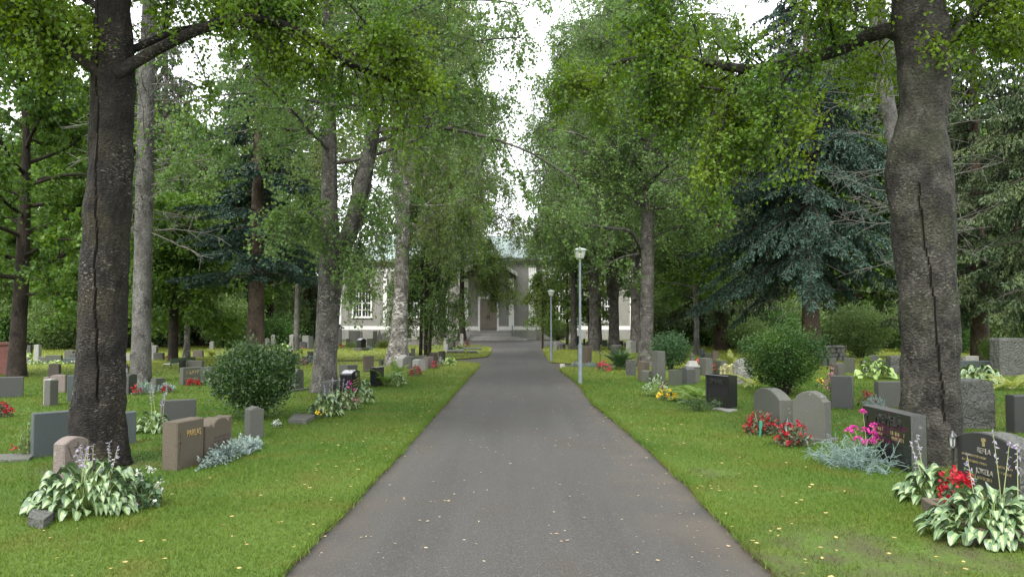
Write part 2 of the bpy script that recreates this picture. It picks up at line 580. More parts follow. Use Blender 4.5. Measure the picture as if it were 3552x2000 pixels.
MT['hcream'] = plain('hosta_cream', (0.24, 0.29, 0.14), 0.45, 0.4, (0.13, 0.195, 0.07), vscale=20)
MT['hlight'] = plain('hosta_light_green', (0.16, 0.25, 0.06), 0.4, 0.5, (0.22, 0.31, 0.09), vscale=15)
MT['stalk'] = plain('flower_stalk_green', (0.22, 0.25, 0.1), 0.6)
MT['lilac'] = leaf_mat('lilac_bells', (0.3, 0.27, 0.34), (0.22, 0.19, 0.26), 0.25)
MT['white'] = leaf_mat('white_petals', (0.52, 0.54, 0.49), (0.38, 0.41, 0.33), 0.2)
MT['red'] = leaf_mat('red_petals', (0.4, 0.008, 0.016), (0.22, 0.006, 0.016), 0.2)
MT['pinkred'] = leaf_mat('pink_red_petals', (0.6, 0.045, 0.1), (0.42, 0.03, 0.075), 0.2)
MT['magenta'] = leaf_mat('magenta_petals', (0.6, 0.06, 0.32), (0.45, 0.035, 0.24), 0.2)
MT['dusk'] = leaf_mat('dusky_pink_heads', (0.36, 0.2, 0.18), (0.25, 0.13, 0.12), 0.1)
MT['yellow'] = leaf_mat('yellow_petals', (0.75, 0.52, 0.02), (0.62, 0.42, 0.02), 0.2)
MT['bronzeleaf'] = leaf_mat('bronze_green_leaves', (0.1, 0.11, 0.06), (0.055, 0.05, 0.03), 0.2)
MT['deepleaf'] = leaf_mat('bedding_leaves', (0.06, 0.11, 0.045), (0.03, 0.07, 0.028), 0.2)
MT['silver'] = leaf_mat('silver_leaves', (0.24, 0.3, 0.27), (0.15, 0.205, 0.19), 0.12, 0.8)
MT['silverstem'] = plain('silver_stems', (0.15, 0.215, 0.195), 0.8, 0.2)
MT['fallen'] = leaf_mat('fallen_leaves', (0.46, 0.36, 0.12), (0.3, 0.2, 0.09), 0.15)
MT['fallenpale'] = leaf_mat('pale_fallen_leaves', (0.42, 0.36, 0.24), (0.24, 0.17, 0.1), 0.15)
MT['plume'] = leaf_mat('cream_plumes', (0.45, 0.42, 0.24), (0.3, 0.3, 0.15), 0.2)
# ------------------------------------------------------------------ ground, path, lawns
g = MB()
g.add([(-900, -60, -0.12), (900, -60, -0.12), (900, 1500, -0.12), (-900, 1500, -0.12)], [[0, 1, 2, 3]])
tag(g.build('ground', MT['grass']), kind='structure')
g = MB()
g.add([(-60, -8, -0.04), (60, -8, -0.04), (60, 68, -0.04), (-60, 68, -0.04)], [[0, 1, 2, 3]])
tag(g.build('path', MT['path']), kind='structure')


def pw(*pts):
    return [tuple(P(x, y)[:2]) for x, y in pts]


def rag(poly, closed_from, closed_to, rng, step=0.3, amp=0.01):
    """break the straight lawn edges into short uneven steps"""
    out = []
    n = len(poly)
    for i in range(n):
        a, b = np.array(poly[i]), np.array(poly[(i + 1) % n])
        out.append(tuple(a))
        if i >= closed_from and i < closed_to:
            L = np.linalg.norm(b - a)
            k = int(L / step)
            nrm = np.array((b[1] - a[1], a[0] - b[0])) / max(L, 1e-6)
            for j in range(1, k):
                out.append(tuple(a + (b - a) * j / k + nrm * rng.normal() * amp))
    return out


rg = R_(5)
near_l = [(-1.50, -4)] + pw((965, 2000), (1180, 1785), (1359, 1600), (1520, 1423), (1600, 1335), (1648, 1284), (1664, 1267), (1658, 1261), (1625, 1256), (1583, 1252.5)) + [(-9, 30.3), (-9, 31.3)]
far_l_edge = pw((1569, 1245), (1640, 1240.5), (1690, 1235), (1703, 1220), (1706, 1208), (1697, 1202), (1651, 1196.5))
near_l_poly = rag([(-48, -4)] + near_l + [(-48, 31.3)], 1, 11, rg)
far_l_poly = rag([(-48, 31.3), (-9, 31.3)] + far_l_edge + [(-12, 51.8), (-14, 66), (-48, 66)], 1, 10, rg)
near_r = pw((1941, 1278), (1945, 1283), (1983, 1310), (2017, 1342), (2056, 1398), (2200, 1510), (2420, 1715), (2703, 2000)) + [(1.63, -4)]
near_r_poly = rag([(48, -4), (48, 27.6), (5.2, 27.6), (5, 26.9)] + pw((1966, 1272)) + near_r, 3, 12, rg)
far_r_poly = rag([(48, 27.6), (48, 49.5), (9, 50)] + pw((1950, 1200), (1888, 1203), (1882, 1211), (1895, 1234), (1911, 1255), (1990, 1261)) + [(5, 28.7), (5.2, 27.6)], 2, 9, rg)
church_r_poly = [(3.2, 55), (48, 54), (48, 66), (3.2, 66)]


def lawn(poly):
    mb = MB()
    n = len(poly)
    A = np.array(poly)
    area = 0.5 * np.sum(A[:, 0] * np.roll(A[:, 1], -1) - np.roll(A[:, 0], -1) * A[:, 1])
    if area < 0:
        A = A[::-1]
    top = np.column_stack([A, np.zeros(n)])
    bot = np.column_stack([A, np.full(n, -0.1)])
    mb.add(top, [list(range(n))], 0)
    i = np.arange(n)
    j = (i + 1) % n
    mb.add(np.concatenate([bot, top]), np.stack([i, j, j + n, i + n], 1), 1)
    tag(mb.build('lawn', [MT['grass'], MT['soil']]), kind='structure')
    return A


LAWNS = [lawn(p) for p in (near_l_poly, far_l_poly, near_r_poly, far_r_poly, church_r_poly)]


def inpoly(A, X, Y):
    res = np.zeros(len(X), bool)
    n = len(A)
    for i in range(n):
        x0, y0 = A[i]
        x1, y1 = A[(i + 1) % n]
        if y0 == y1:
            continue
        c = (y0 > Y) != (y1 > Y)
        xi = (x1 - x0) * (Y - y0) / (y1 - y0) + x0
        res ^= c & (X < xi)
    return res


def on_lawn(X, Y):
    r = np.zeros(len(X), bool)
    for A in LAWNS:
        r |= inpoly(A, X, Y)
    return r


# grass blades: dense near the camera, fewer and larger further off
rg = R_(11)
mb = MB()
XB, YB, SB = [], [], []
for (y0, y1, dens, sc) in ((3.6, 7, 5200, 1.0), (7, 10, 3400, 1.15), (10, 15, 1500, 1.6), (15, 22, 700, 2.1), (22, 34, 200, 3.2), (34, 52, 60, 5.0)):
    hw = 0.72 * y1 + 2.8
    n = int(dens * 2 * hw * (y1 - y0))
    x = rg.uniform(-hw, hw, n)
    y = rg.uniform(y0, y1, n)
    k = (np.abs(x + 0.012 * y) < 0.70 * y + 2.6)
    x, y = x[k], y[k]
    # thin turf in the worn foreground patches
    k = on_lawn(x, y)
    x, y = x[k], y[k]
    XB.append(x); YB.append(y); SB.append(np.full(len(x), sc))
XB, YB, SB = np.concatenate(XB), np.concatenate(YB), np.concatenate(SB)
keep = np.ones(len(XB))
for bx, by, br in BARE:
    dd = np.hypot(XB - bx, YB - by)
    keep = np.minimum(keep, np.clip((dd - 0.2 * br) / (0.8 * br), 0.12, 1))
kk = rg.uniform(0, 1, len(XB)) < keep
XB, YB, SB = XB[kk], YB[kk], SB[kk]
n = len(XB)
lowf = 0.5 + 0.5 * np.sin(XB * 2.1 + np.sin(YB * 1.3) * 2) * np.sin(YB * 1.7 + XB)
h = (0.017 + 0.016 * lowf) * rg.uniform(0.5, 1.5, n) * (0.6 + 0.4 * SB)
a = rg.uniform(0, 2 * math.pi, n)
w = 0.003 * SB * rg.uniform(0.7, 1.4, n)
dx, dy = np.cos(a), np.sin(a)
lean = rg.normal(size=(n, 2)) * h[:, None] * 0.55
B0 = np.column_stack([XB - dx * w, YB - dy * w, np.full(n, -0.003)])
B1 = np.column_stack([XB + dx * w, YB + dy * w, np.full(n, -0.003)])
B2 = np.column_stack([XB + lean[:, 0], YB + lean[:, 1], h])
mb.add(np.stack([B0, B1, B2], 1).reshape(-1, 3), np.arange(n)[:, None] * 3 + np.array([[0, 1, 2]]))
# longer tufts hanging over the cut edges
EX = []
for A in LAWNS[:4]:
    for i in range(len(A)):
        p, q = A[i], A[(i + 1) % len(A)]
        L = np.linalg.norm(q - p)
        if L < 3 and 3 < p[1] < 40:
            m = int(L * (260 if p[1] < 12 else 130))
            t = rg.uniform(0, 1, (m, 1))
            EX.append(np.column_stack([p + (q - p) * t, np.full(m, 1.0 if p[1] < 12 else 1.8)]))
E = np.concatenate(EX)
n = len(E)
nx = rg.normal(size=(n, 2)) * 0.02
h = rg.uniform(0.02, 0.06, n)
a = rg.uniform(0, 2 * math.pi, n)
w = 0.004 * E[:, 2]
lean = rg.normal(size=(n, 2)) * h[:, None] * 0.7
X, Y = E[:, 0] + nx[:, 0], E[:, 1] + nx[:, 1]
B0 = np.column_stack([X - np.cos(a) * w, Y - np.sin(a) * w, np.full(n, -0.01)])
B1 = np.column_stack([X + np.cos(a) * w, Y + np.sin(a) * w, np.full(n, -0.01)])
B2 = np.column_stack([X + lean[:, 0], Y + lean[:, 1], h])
mb.add(np.stack([B0, B1, B2], 1).reshape(-1, 3), np.arange(n)[:, None] * 3 + np.array([[0, 1, 2]]))
tag(mb.build('grass', MT['blade']), kind='stuff')

# fallen birch leaves: scattered over path and lawn, thicker along the edges
rg = R_(21)
mb = MB()


def fallen(n, xf, yf, mat, size, z):
    x, y = xf(n), yf(n)
    pos = np.column_stack([x, y, np.where(on_lawn(x, y), 0.035, -0.032) + z])
    leaves(mb, pos, size, size * 0.8, rg, 0, mat, spread=1.0, axis=None, flat=0.0, fold=0.1)
    V = mb.v[-1].reshape(-1, 4, 3)
    V[:, :, 2] = pos[:, None, 2] + np.clip((V[:, :, 2] - pos[:, None, 2]) * 0.22, 0, 0.02)


depth = lambda n: 4.0 + 18 * rg.uniform(0, 1, n) ** 1.7
fallen(260, lambda n: rg.uniform(-1.5, 1.6, n), depth, 1, 0.038, 0)
fallen(150, lambda n: -1.55 - np.abs(rg.normal(0, 0.5, n)), depth, 0, 0.044, 0)
fallen(190, lambda n: 1.6 + np.abs(rg.normal(0, 0.7, n)), depth, 0, 0.044, 0)
fallen(130, lambda n: rg.uniform(-6, -1.6, n), depth, 0, 0.044, 0)
fallen(130, lambda n: rg.uniform(1.6, 6, n), depth, 0, 0.044, 0)
fallen(420, lambda n: 1.5 - np.abs(rg.normal(0, 0.3, n)), lambda n: rg.uniform(5, 30, n), 1, 0.02, 0)
fallen(300, lambda n: -1.75 + np.abs(rg.normal(0, 0.25, n)), lambda n: rg.uniform(8, 29, n), 1, 0.022, 0)
fallen(260, lambda n: rg.uniform(-1.5, 1.6, n), lambda n: rg.uniform(5, 40, n), 1, 0.015, 0)
tag(mb.build('fallen_leaves', [MT['fallen'], MT['fallenpale']]), kind='stuff')

# ------------------------------------------------------------------ church
def siding():
    m, nt, b = new_mat('grey_weatherboard')
    w = wcoords(nt)
    sep = nt.nodes.new('ShaderNodeSeparateXYZ')
    nt.links.new(w, sep.inputs[0])
    md = nd(nt, 'ShaderNodeMath', operation='MODULO')
    md.inputs[1].default_value = 0.19
    ad = nd(nt, 'ShaderNodeMath', operation='ADD')
    ad.inputs[1].default_value = 5
    nt.links.new(sep.outputs[2], ad.inputs[0])
    nt.links.new(ad.outputs[0], md.inputs[0])
    r = nd(nt, 'ShaderNodeMapRange')
    r.inputs['From Min'].default_value = 0.0
    r.inputs['From Max'].default_value = 0.03
    nt.links.new(md.outputs[0], r.inputs['Value'])
    c = mixc(nt, noise_f(nt, w, 2.0, 4), (0.25, 0.243, 0.22), (0.29, 0.283, 0.26))
    c = mixc(nt, r.outputs[0], (0.09, 0.09, 0.082), c)
    nt.links.new(c, b.inputs['Base Color'])
    b.inputs['Roughness'].default_value = 0.7
    return m


MT['siding'] = siding()
MT['wpaint'] = plain('white_paint', (0.87, 0.87, 0.84), 0.55, 0.4, (0.82, 0.82, 0.78), vscale=3)
MT['copper'] = plain('green_roof', (0.14, 0.185, 0.172), 0.55, 0.4, (0.18, 0.225, 0.21), vscale=1.5)
MT['plinth'] = granite('plinth_stone', (0.22, 0.215, 0.2), (0.36, 0.35, 0.33), 0.85, 30, stain=(0.15, 0.14, 0.12))
MT['pane'] = plain('window_pane', (0.03, 0.035, 0.045), 0.08, 0.6)
MT['door'] = plain('church_door', (0.22, 0.19, 0.155), 0.55, 0.4, (0.26, 0.225, 0.19), vscale=4)

church = thing('church', 'grey weatherboarded wooden church with white trim at the end of the path', 'church', (0, 0, 0))


def cpart(name, mb, mats, par=church):
    return mb.build(name, mats, par)


def cX(px, D):
    return at(px, VY, D)[0]


def cZ(py, D):
    return at(1700, py, D)[2]


ME = 7.35                     # eave height
D0, D1, D2 = 72.0, 70.0, 68.2  # wing wall, transept and porch fronts
xl, xr = cX(1174, D0), cX(2196, D0)
tl, tr = cX(1530, D1), cX(1858, D1)
pl, pr = cX(1607, D2), cX(1781, D2)
ZP, ZB = 0.82, 1.16            # plinth top, white base board top
mb = MB()
box(mb, xl, tl, D0, D0 + 12, ZP, ME - 0.5)
box(mb, tr, xr, D0, D0 + 12, ZP, ME - 0.5)
box(mb, tl, tr, D1, D1 + 22, ZP, ME - 0.5)
box(mb, pl, pr, D2, D1 - 0.003, ZP, 5.3)
# porch gable
pm = (pl + pr) / 2
mb.add([(pl, D2, 5.303), (pr, D2, 5.303), (pm, D2, 7.0), (pl, D1 - 0.003, 5.303), (pr, D1 - 0.003, 5.303), (pm, D1 - 0.003, 7.0)], [[0, 1, 2], [3, 5, 4]])
cpart('wall', mb, MT['siding'])
mb = MB()
box(mb, xl - 0.06, tl - 0.1, D0 - 0.08, D0 + 12.05, -0.1, ZP - 0.002)
box(mb, tr + 0.1, xr + 0.06, D0 - 0.08, D0 + 12.05, -0.1, ZP - 0.002)
box(mb, tl - 0.08, tr + 0.08, D1 - 0.08, D1 + 22, -0.1, ZP - 0.002)
box(mb, pl - 0.06, pr + 0.06, D2 - 0.06, D1 - 0.085, -0.1, ZP - 0.002)
cpart('plinth', mb, MT['plinth'])
dl, dr = cX(1658, D2), cX(1730, D2)
for a, b_, y in ((xl - 0.03, tl, D0), (tr, xr + 0.03, D0)):
    mb = MB()
    box(mb, a, b_, y - 0.05, y - 0.002, ZP, ZB)
    cpart('base_board', mb, MT['wpaint'])
    mb = MB()
    box(mb, a, b_, y - 0.05, y - 0.002, ME - 1.0, ME - 0.92)
    cpart('string_course', mb, MT['wpaint'])
for a, b_, y in ((tl - 0.04, pl - 0.002, D1), (pr + 0.002, tr + 0.04, D1), (pl - 0.05, dl, D2), (dr, pr + 0.05, D2)):
    mb = MB()
    box(mb, a, b_, y - 0.06, y - 0.002, ZP, ZB)
    cpart('base_board', mb, MT['wpaint'])
pils = [(xl - 0.04, xl + 0.28, D0), (cX(1330, D0), cX(1341, D0), D0), (xr - 0.3, xr + 0.04, D0), (cX(2010, D0), cX(2020, D0), D0),
        (tl - 0.05, tl + 0.64, D1), (tr - 0.64, tr + 0.05, D1)]
for a, b_, y in pils:
    mb = MB()
    box(mb, a, b_, y - 0.09, y - 0.003, ZB + 0.001, ME - 0.86)
    if y == D1:
        box(mb, a - 0.05, b_ + 0.05, y - 0.13, y - 0.094, ZB + 0.001, ZB + 0.22)
    cpart('pilaster', mb, MT['wpaint'])
for a, b_ in ((pl - 0.05, cX(1624, D2)), (cX(1765, D2), pr + 0.05)):
    mb = MB()
    box(mb, a, b_, D2 - 0.08, D2 - 0.003, ZB + 0.001, 5.4)
    cpart('pilaster', mb, MT['wpaint'])
# side edges of the transept and porch in white, seen from the flank
# cornice and frieze
mb = MB()
for a, b_, y in ((xl - 0.1, tl - 0.15, D0), (tr + 0.15, xr + 0.1, D0), (tl - 0.12, tr + 0.12, D1)):
    box(mb, a, b_, y - 0.06, y + 3, ME - 0.498, ME - 0.2, 0)
    box(mb, a - 0.1, b_ + 0.1, y - 0.25, y + 3, ME - 0.198, ME - 0.12, 1)
    box(mb, a - 0.25, b_ + 0.25, y - 0.45, y + 3, ME - 0.118, ME, 0)
    k = a + 0.3
    while k < b_ - 0.2:
        box(mb, k, k + 0.16, y - 0.22, y - 0.062, ME - 0.45, ME - 0.2, 0)
        k += 1.1
cpart('cornice', mb, [MT['siding'], MT['wpaint']])


def hip(mb, x0, x1, y0, y1, z0, z1, ins):
    ym = (y0 + y1) / 2
    V = [(x0, y0, z0), (x1, y0, z0), (x1, y1, z0), (x0, y1, z0), (x0 + ins, ym, z1), (x1 - ins, ym, z1)]
    mb.add(V[0:2] + [V[5], V[4]], [[0, 1, 2, 3]])
    mb.add([V[2], V[3], V[4], V[5]], [[0, 1, 2, 3]])
    mb.add([V[3], V[0], V[4]], [[0, 1, 2]])
    mb.add([V[1], V[2], V[5]], [[0, 1, 2]])


mb = MB()
hip(mb, xl - 0.6, xr + 0.6, D0 - 0.5, D0 + 12.5, ME + 0.02, ME + 3.0, 4)
xm = (tl + tr) / 2
y0, y1 = D1 - 0.5, D1 + 22
a, b_ = tl - 0.4, tr + 0.4
mb.add([(a, y0, ME + 0.03), (b_, y0, ME + 0.03), (xm, y0 + 4, ME + 2.6)], [[0, 1, 2]])
mb.add([(a, y1, ME + 0.03), (a, y0, ME + 0.03), (xm, y0 + 4, ME + 2.6), (xm, y1 - 4, ME + 2.6)], [[0, 1, 2, 3]])
mb.add([(b_, y0, ME + 0.03), (b_, y1, ME + 0.03), (xm, y1 - 4, ME + 2.6), (xm, y0 + 4, ME + 2.6)], [[0, 1, 2, 3]])
cpart('roof', mb, MT['copper'])
# porch roof with white raking boards
mb = MB()
gx0, gx1, gz0, gz1 = cX(1593, D2), cX(1795, D2), cZ(952, D2), cZ(888, D2)
for s in (0, 1):
    x0, x1 = (gx0, pm) if s == 0 else (pm, gx1)
    z0, z1 = (gz0, gz1) if s == 0 else (gz1, gz0)
    V = [(x0, D2 - 0.4, z0), (x1, D2 - 0.4, z1), (x1, D1 - 0.01, z1), (x0, D1 - 0.01, z0)]
    mb.add(V + [(x, y, z + 0.1) for x, y, z in V], BOXF)
cpart('porch_roof', mb, MT['copper'])
mb = MB()
for s in (0, 1):
    x0, x1 = (gx0, pm - 0.002) if s == 0 else (pm + 0.002, gx1)
    z0, z1 = (gz0, gz1) if s == 0 else (gz1, gz0)
    V = [(x0, D2 - 0.5, z0 - 0.18), (x1, D2 - 0.5, z1 - 0.18), (x1, D2 - 0.41, z1 - 0.18), (x0, D2 - 0.41, z0 - 0.18)]
    mb.add(V + [(x, y, z + 0.34) for x, y, z in V], BOXF)
cpart('rake_board', mb, MT['wpaint'])
# door
mb = MB()
dz0, dz1 = cZ(1141, D2), cZ(1045, D2)
ix0, ix1 = cX(1665, D2), cX(1724, D2)
for a, b_ in ((dl, ix0), (ix1, dr)):
    box(mb, a, b_, D2 - 0.1, D2 - 0.004, ZP - 0.3, dz1 + 0.22)
box(mb, dl - 0.05, dr + 0.05, D2 - 0.12, D2 - 0.005, dz1 + 0.222, dz1 + 0.45)
cpart('door_frame', mb, MT['wpaint'])
dm = (ix0 + ix1) / 2
for a, b_ in ((ix0 + 0.003, dm - 0.006), (dm + 0.006, ix1 - 0.003)):
    mb = MB()
    box(mb, a, b_, D2 - 0.05, D2 - 0.006, dz0 + 0.01, dz1 + 0.2)
    for z0, z1 in ((dz0 + 0.2, dz0 + 0.85), (dz0 + 1.0, dz0 + 1.7), (dz0 + 1.85, dz1)):
        box(mb, a + 0.12, b_ - 0.12, D2 - 0.07, D2 - 0.052, z0, z1)
    dd = cpart('door', mb, MT['door'])
    mb = MB()
    hx = b_ - 0.08 if a < dm - 0.2 else a + 0.08
    box(mb, hx - 0.015, hx + 0.015, D2 - 0.12, D2 - 0.072, dz0 + 0.95, dz0 + 1.2)
    mb.build('handle', MT['iron'], dd)


def window(x0, x1, z0, z1, y):
    f = MB()
    t = 0.13
    box(f, x0, x0 + t, y - 0.07, y - 0.004, z0, z1)
    box(f, x1 - t, x1, y - 0.07, y - 0.004, z0, z1)
    box(f, x0 - 0.06, x1 + 0.06, y - 0.1, y - 0.005, z0 - 0.13, z0 - 0.002)
    box(f, x0 - 0.06, x1 + 0.06, y - 0.1, y - 0.005, z1 + 0.002, z1 + 0.16)
    xm_ = (x0 + x1) / 2
    box(f, xm_ - 0.06, xm_ + 0.06, y - 0.065, y - 0.006, z0, z1)
    n = max(2, int((z1 - z0) / 1.25))
    for i in range(n + 1):
        z = z0 + (z1 - z0) * i / n
        box(f, x0 + t, xm_ - 0.062, y - 0.06, y - 0.007, z - 0.05, z + 0.05)
        box(f, xm_ + 0.062, x1 - t, y - 0.06, y - 0.007, z - 0.05, z + 0.05)
        if i < n:
            zz = z + (z1 - z0) / n / 2
            for a, b_ in ((x0 + t, xm_ - 0.062), (xm_ + 0.062, x1 - t)):
                box(f, a, b_, y - 0.05, y - 0.008, zz - 0.022, zz + 0.022)
                for q in (0.35, 0.68):
                    xx = a + (b_ - a) * q
                    box(f, xx - 0.02, xx + 0.02, y - 0.048, y - 0.009, z + 0.052, zz - 0.024)
                    box(f, xx - 0.02, xx + 0.02, y - 0.048, y - 0.009, zz + 0.024, z + (z1 - z0) / n - 0.052)
    w = cpart('window', f, MT['wpaint'])
    p = MB()
    box(p, x0 + t, x1 - t, y - 0.02, y - 0.0035, z0, z1)
    p.build('pane', MT['pane'], w)


window(cX(1221, D0), cX(1290, D0), cZ(1098, D0), 5.9, D0)
window(cX(1400, D0), cX(1469, D0), cZ(1098, D0), 5.9, D0)
window(cX(1905, D0), cX(1974, D0), cZ(1115, D0), 5.9, D0)
window(cX(2052, D0), cX(2121, D0), cZ(1115, D0), 5.9, D0)
# steps
mb = MB()
sx0, sx1 = cX(1622, D2), cX(1766, D2)
ns = 6
for i in range(ns):
    z1 = (ZP - 0.06) * (1 - i / ns)
    e = 0.0 if i < 4 else 0.55 * (i - 3)
    box(mb, sx0 - 0.05 * i - e * 0.2, sx1 + 0.12 * i + e * 0.9, D2 - 0.1 - 0.5 * (i + 1), D2 - 0.102 - 0.5 * i, -0.1, z1, 0, 0, 0.02)
cpart('steps', mb, MT['plinth'])
mb = MB()
for x, y in ((sx1 + 0.3, D2 - 0.7), (sx1 + 0.3, D2 - 2.2)):
    tube(mb, [(x, y, 0), (x, y, 1.25)], 0.03, 6)
tube(mb, [(sx1 + 0.3, D2 - 0.7, 1.25), (sx1 + 0.3, D2 - 2.2, 0.9)], 0.025, 6)
cpart('handrail', mb, MT['steel'])
mb = MB()
tube(mb, [(xl + 5.3, D0 - 0.13, 0.1), (xl + 5.3, D0 - 0.13, ME - 0.5)], 0.05, 6)
cpart('drainpipe', mb, MT['siding'])
mb = MB()
tube(mb, [(tr + 0.12, D0 - 0.13, 0.1), (tr + 0.12, D0 - 0.13, ME - 0.5)], 0.05, 6)
cpart('drainpipe', mb, MT['siding'])

# ------------------------------------------------------------------ path lamps
def lamp(base, H, label):
    t = thing('street_lamp', label, 'lamp', base, 0, 'lamps beside the path')
    k = H / 3.5
    hb = 0.95 * k
    mb = MB()
    tube(mb, [(0, 0, -0.1), (0, 0, hb)], 0.052, 14)
    tube(mb, [(0, 0, hb), (0, 0, hb + 0.04)], [0.058, 0.058], 14)
    mb.build('post_base', MT['steel'], t)
    mb = MB()
    tube(mb, [(0, 0, hb + 0.03), (0, 0, H - 0.3 * k)], [0.033, 0.03], 12)
    mb.build('pole', MT['steel'], t)
    mb = MB()
    z0 = H - 0.3 * k
    tube(mb, [(0, 0, z0 - 0.02), (0, 0, z0), (0, 0, z0 + 0.02), (0, 0, z0 + 0.1 * k), (0, 0, z0 + 0.2 * k)], [0.05, 0.1 * k, 0.105 * k, 0.128 * k, 0.15 * k], 24)
    mb.build('lamp_shade', MT['opal'], t)
    mb = MB()
    tube(mb, [(0, 0, z0 + 0.2 * k), (0, 0, z0 + 0.22 * k), (0, 0, z0 + 0.25 * k), (0, 0, z0 + 0.265 * k)], [0.178 * k, 0.18 * k, 0.11 * k, 0.03 * k], 24)
    tube(mb, [(0, 0, z0 + 0.262 * k), (0, 0, z0 + 0.30 * k)], [0.016, 0.01], 8)
    mb.build('lamp_cap', MT['lampcap'], t)


q = P(2013, 1331)
lamp(q, zat(2013, 855, q), 'tall grey steel lamp post nearest on the lawn edge right of the path')
q = P(1912, 1254)
lamp(q, zat(1913, 1003, q), 'second grey lamp post beside the path, closer to the church')
lamp((cX(999, 72), 72, 0), cZ(1078, 72), 'far lamp post among the trees left of the church')

# ------------------------------------------------------------------ bench
q0, q1 = P(590, 1279), P(672, 1271)
w = np.linalg.norm(q1 - q0)
bz = math.atan2(q1[1] - q0[1], q1[0] - q0[0])
t = thing('park_bench', 'green slatted park bench on the bright lawn behind the dark stones', 'bench', q0, bz)
k = zat(585, 1244, q0)
mb = MB()
for z in (0.62, 0.80, 0.95):
    box(mb, -0.03, w + 0.03, -0.03 - 0.02 * z, -0.005 - 0.02 * z, k * z - 0.03, k * z + 0.025)
mb.build('backrest', MT['benchwood'], t)
mb = MB()
for y in (0.04, 0.12, 0.2):
    box(mb, 0, w, y, y + 0.07, k * 0.43, k * 0.5)
mb.build('seat', MT['benchpale'], t)
for x in (0.05, w - 0.1):
    mb = MB()
    tube(mb, [(x, 0.27, 0), (x, 0.24, k * 0.42), (x, 0.0, k * 0.42), (x, -0.03, k)], 0.014, 6)
    tube(mb, [(x, -0.03, 0), (x, 0.02, k * 0.42)], 0.014, 6)
    mb.build('leg', MT['iron'], t)
# ------------------------------------------------------------------ gravestones
import bmesh


def arc(x0, x1, v0, rise, n=12):
    """points from (x1,v0) over the top to (x0,v0)"""
    c, r = (x0 + x1) / 2, (x1 - x0) / 2
    return [(c + r * math.cos(a), v0 + rise * math.sin(a)) for a in np.linspace(0, math.pi, n)]


def seg_arc(x0, x1, v0, rise, n=12):
    """flat circular segment arch"""
    return [(x1 + (x0 - x1) * s, v0 + rise * (1 - (2 * s - 1) ** 2)) for s in np.linspace(0, 1, n)]


def profile(shape, w, h, k=None):
    a, b = -w / 2, w / 2
    if shape == 'flat':
        return [(a, 0), (b, 0), (b, h), (a, h)]
    if shape == 'taper':
        k = k or 0.08
        return [(a, 0), (b, 0), (b - w * k, h), (a + w * k, h)]
    if shape == 'slant':
        return [(a, 0), (b, 0), (b, h * (1 - (k or 0.06))), (a, h)]
    if shape == 'chamfer':
        c = w * (k or 0.2)
        return [(a, 0), (b, 0), (b - w * 0.04, h - c * 0.6), (b - c, h), (a + c, h), (a + w * 0.04, h - c * 0.6)]
    if shape == 'arch':
        r = h * (k or 0.14)
        return [(a, 0), (b, 0)] + seg_arc(a, b, h - r, r)
    if shape == 'round':
        r = min(w / 2, h * 0.4) * (k or 1)
        return [(a, 0), (b, 0)] + arc(a, b, h - r, r)
    if shape == 'gable':
        r = h * (k or 0.15)
        return [(a, 0), (b, 0), (b, h - r), (0, h), (a, h - r)]
    if shape == 'shoulder':
        r = h * (k or 0.18)
        hs = h - r
        s = w * 0.12
        right = [(b, hs), (b - s * 0.5, hs + r * 0.06), (b - s * 0.85, hs + r * 0.25)]
        left = [(-x, y) for x, y in reversed(right)]
        return [(a, 0), (b, 0)] + right + seg_arc(a + s, b - s, hs + r * 0.42, r * 0.58, 10) + left
    if shape == 'scroll':
        # low left finial, then a round arch, square right end
        hs = h * 0.82
        l = a + w * 0.3
        return [(a, 0), (b, 0), (b, h * 0.985), (b - w * 0.12, h * 0.97)] + arc(l, b - w * 0.14, h * 0.84, h * 0.16, 10) + \
               [(l - w * 0.03, hs * 0.98), (l - w * 0.08, h * 0.92), (l - w * 0.14, h * 0.87), (a, h * 0.86)]
    raise ValueError(shape)


def prism(mb, pr, y0, y1, b, mat=0):
    p = np.array(pr)
    n = len(p)
    e0 = p - np.roll(p, 1, 0)
    e1 = np.roll(p, -1, 0) - p
    nrm = norm(norm(np.column_stack([-e0[:, 1], e0[:, 0]])) + norm(np.column_stack([-e1[:, 1], e1[:, 0]])))
    q = p + nrm * b
    rings = [(q, y0), (p, y0 + b), (p, y1 - b), (q, y1)]
    V = np.concatenate([np.column_stack([r[:, 0], np.full(n, y), r[:, 1]]) for r, y in rings])
    i = np.arange(n)
    j = (i + 1) % n
    F = np.concatenate([np.stack([k * n + i, k * n + j, k * n + n + j, k * n + n + i], 1) for k in range(3)])
    mb.add(V, F, mat)
    mb.add(V[:n], [list(range(n))], mat)
    mb.add(V[3 * n:], [list(range(n - 1, -1, -1))], mat)


def rough_block(w, t, h, seed, amp, mat, name, taper=0.0, roundness=0.0, cuts=14):
    bm = bmesh.new()
    bmesh.ops.create_cube(bm, size=1)
    bmesh.ops.subdivide_edges(bm, edges=bm.edges[:], cuts=cuts, use_grid_fill=True)
    off = Vector((seed * 7.3, seed * 3.1, seed * 1.7))
    for v in bm.verts:
        c = v.co.copy()
        if roundness:
            s = c.normalized() * 0.62
            c = c.lerp(s, roundness)
        z = c.z + 0.5
        f = 1 - taper * z
        p = Vector((c.x * w * f, c.y * t * f + t / 2, z * h))
        d = mnoise.noise_vector(p * 5.5 + off) * amp + mnoise.noise_vector(p * 15 + off) * amp * 0.4
        if z < 0.03:
            d.z = min(d.z, 0)
        v.co = p + d
    for f in bm.faces:
        f.smooth = True
    me = bpy.data.meshes.new(name)
    bm.to_mesh(me)
    bm.free()
    me.materials.append(mat)
    o = bpy.data.objects.new(name, me)
    COL.objects.link(o)
    return o


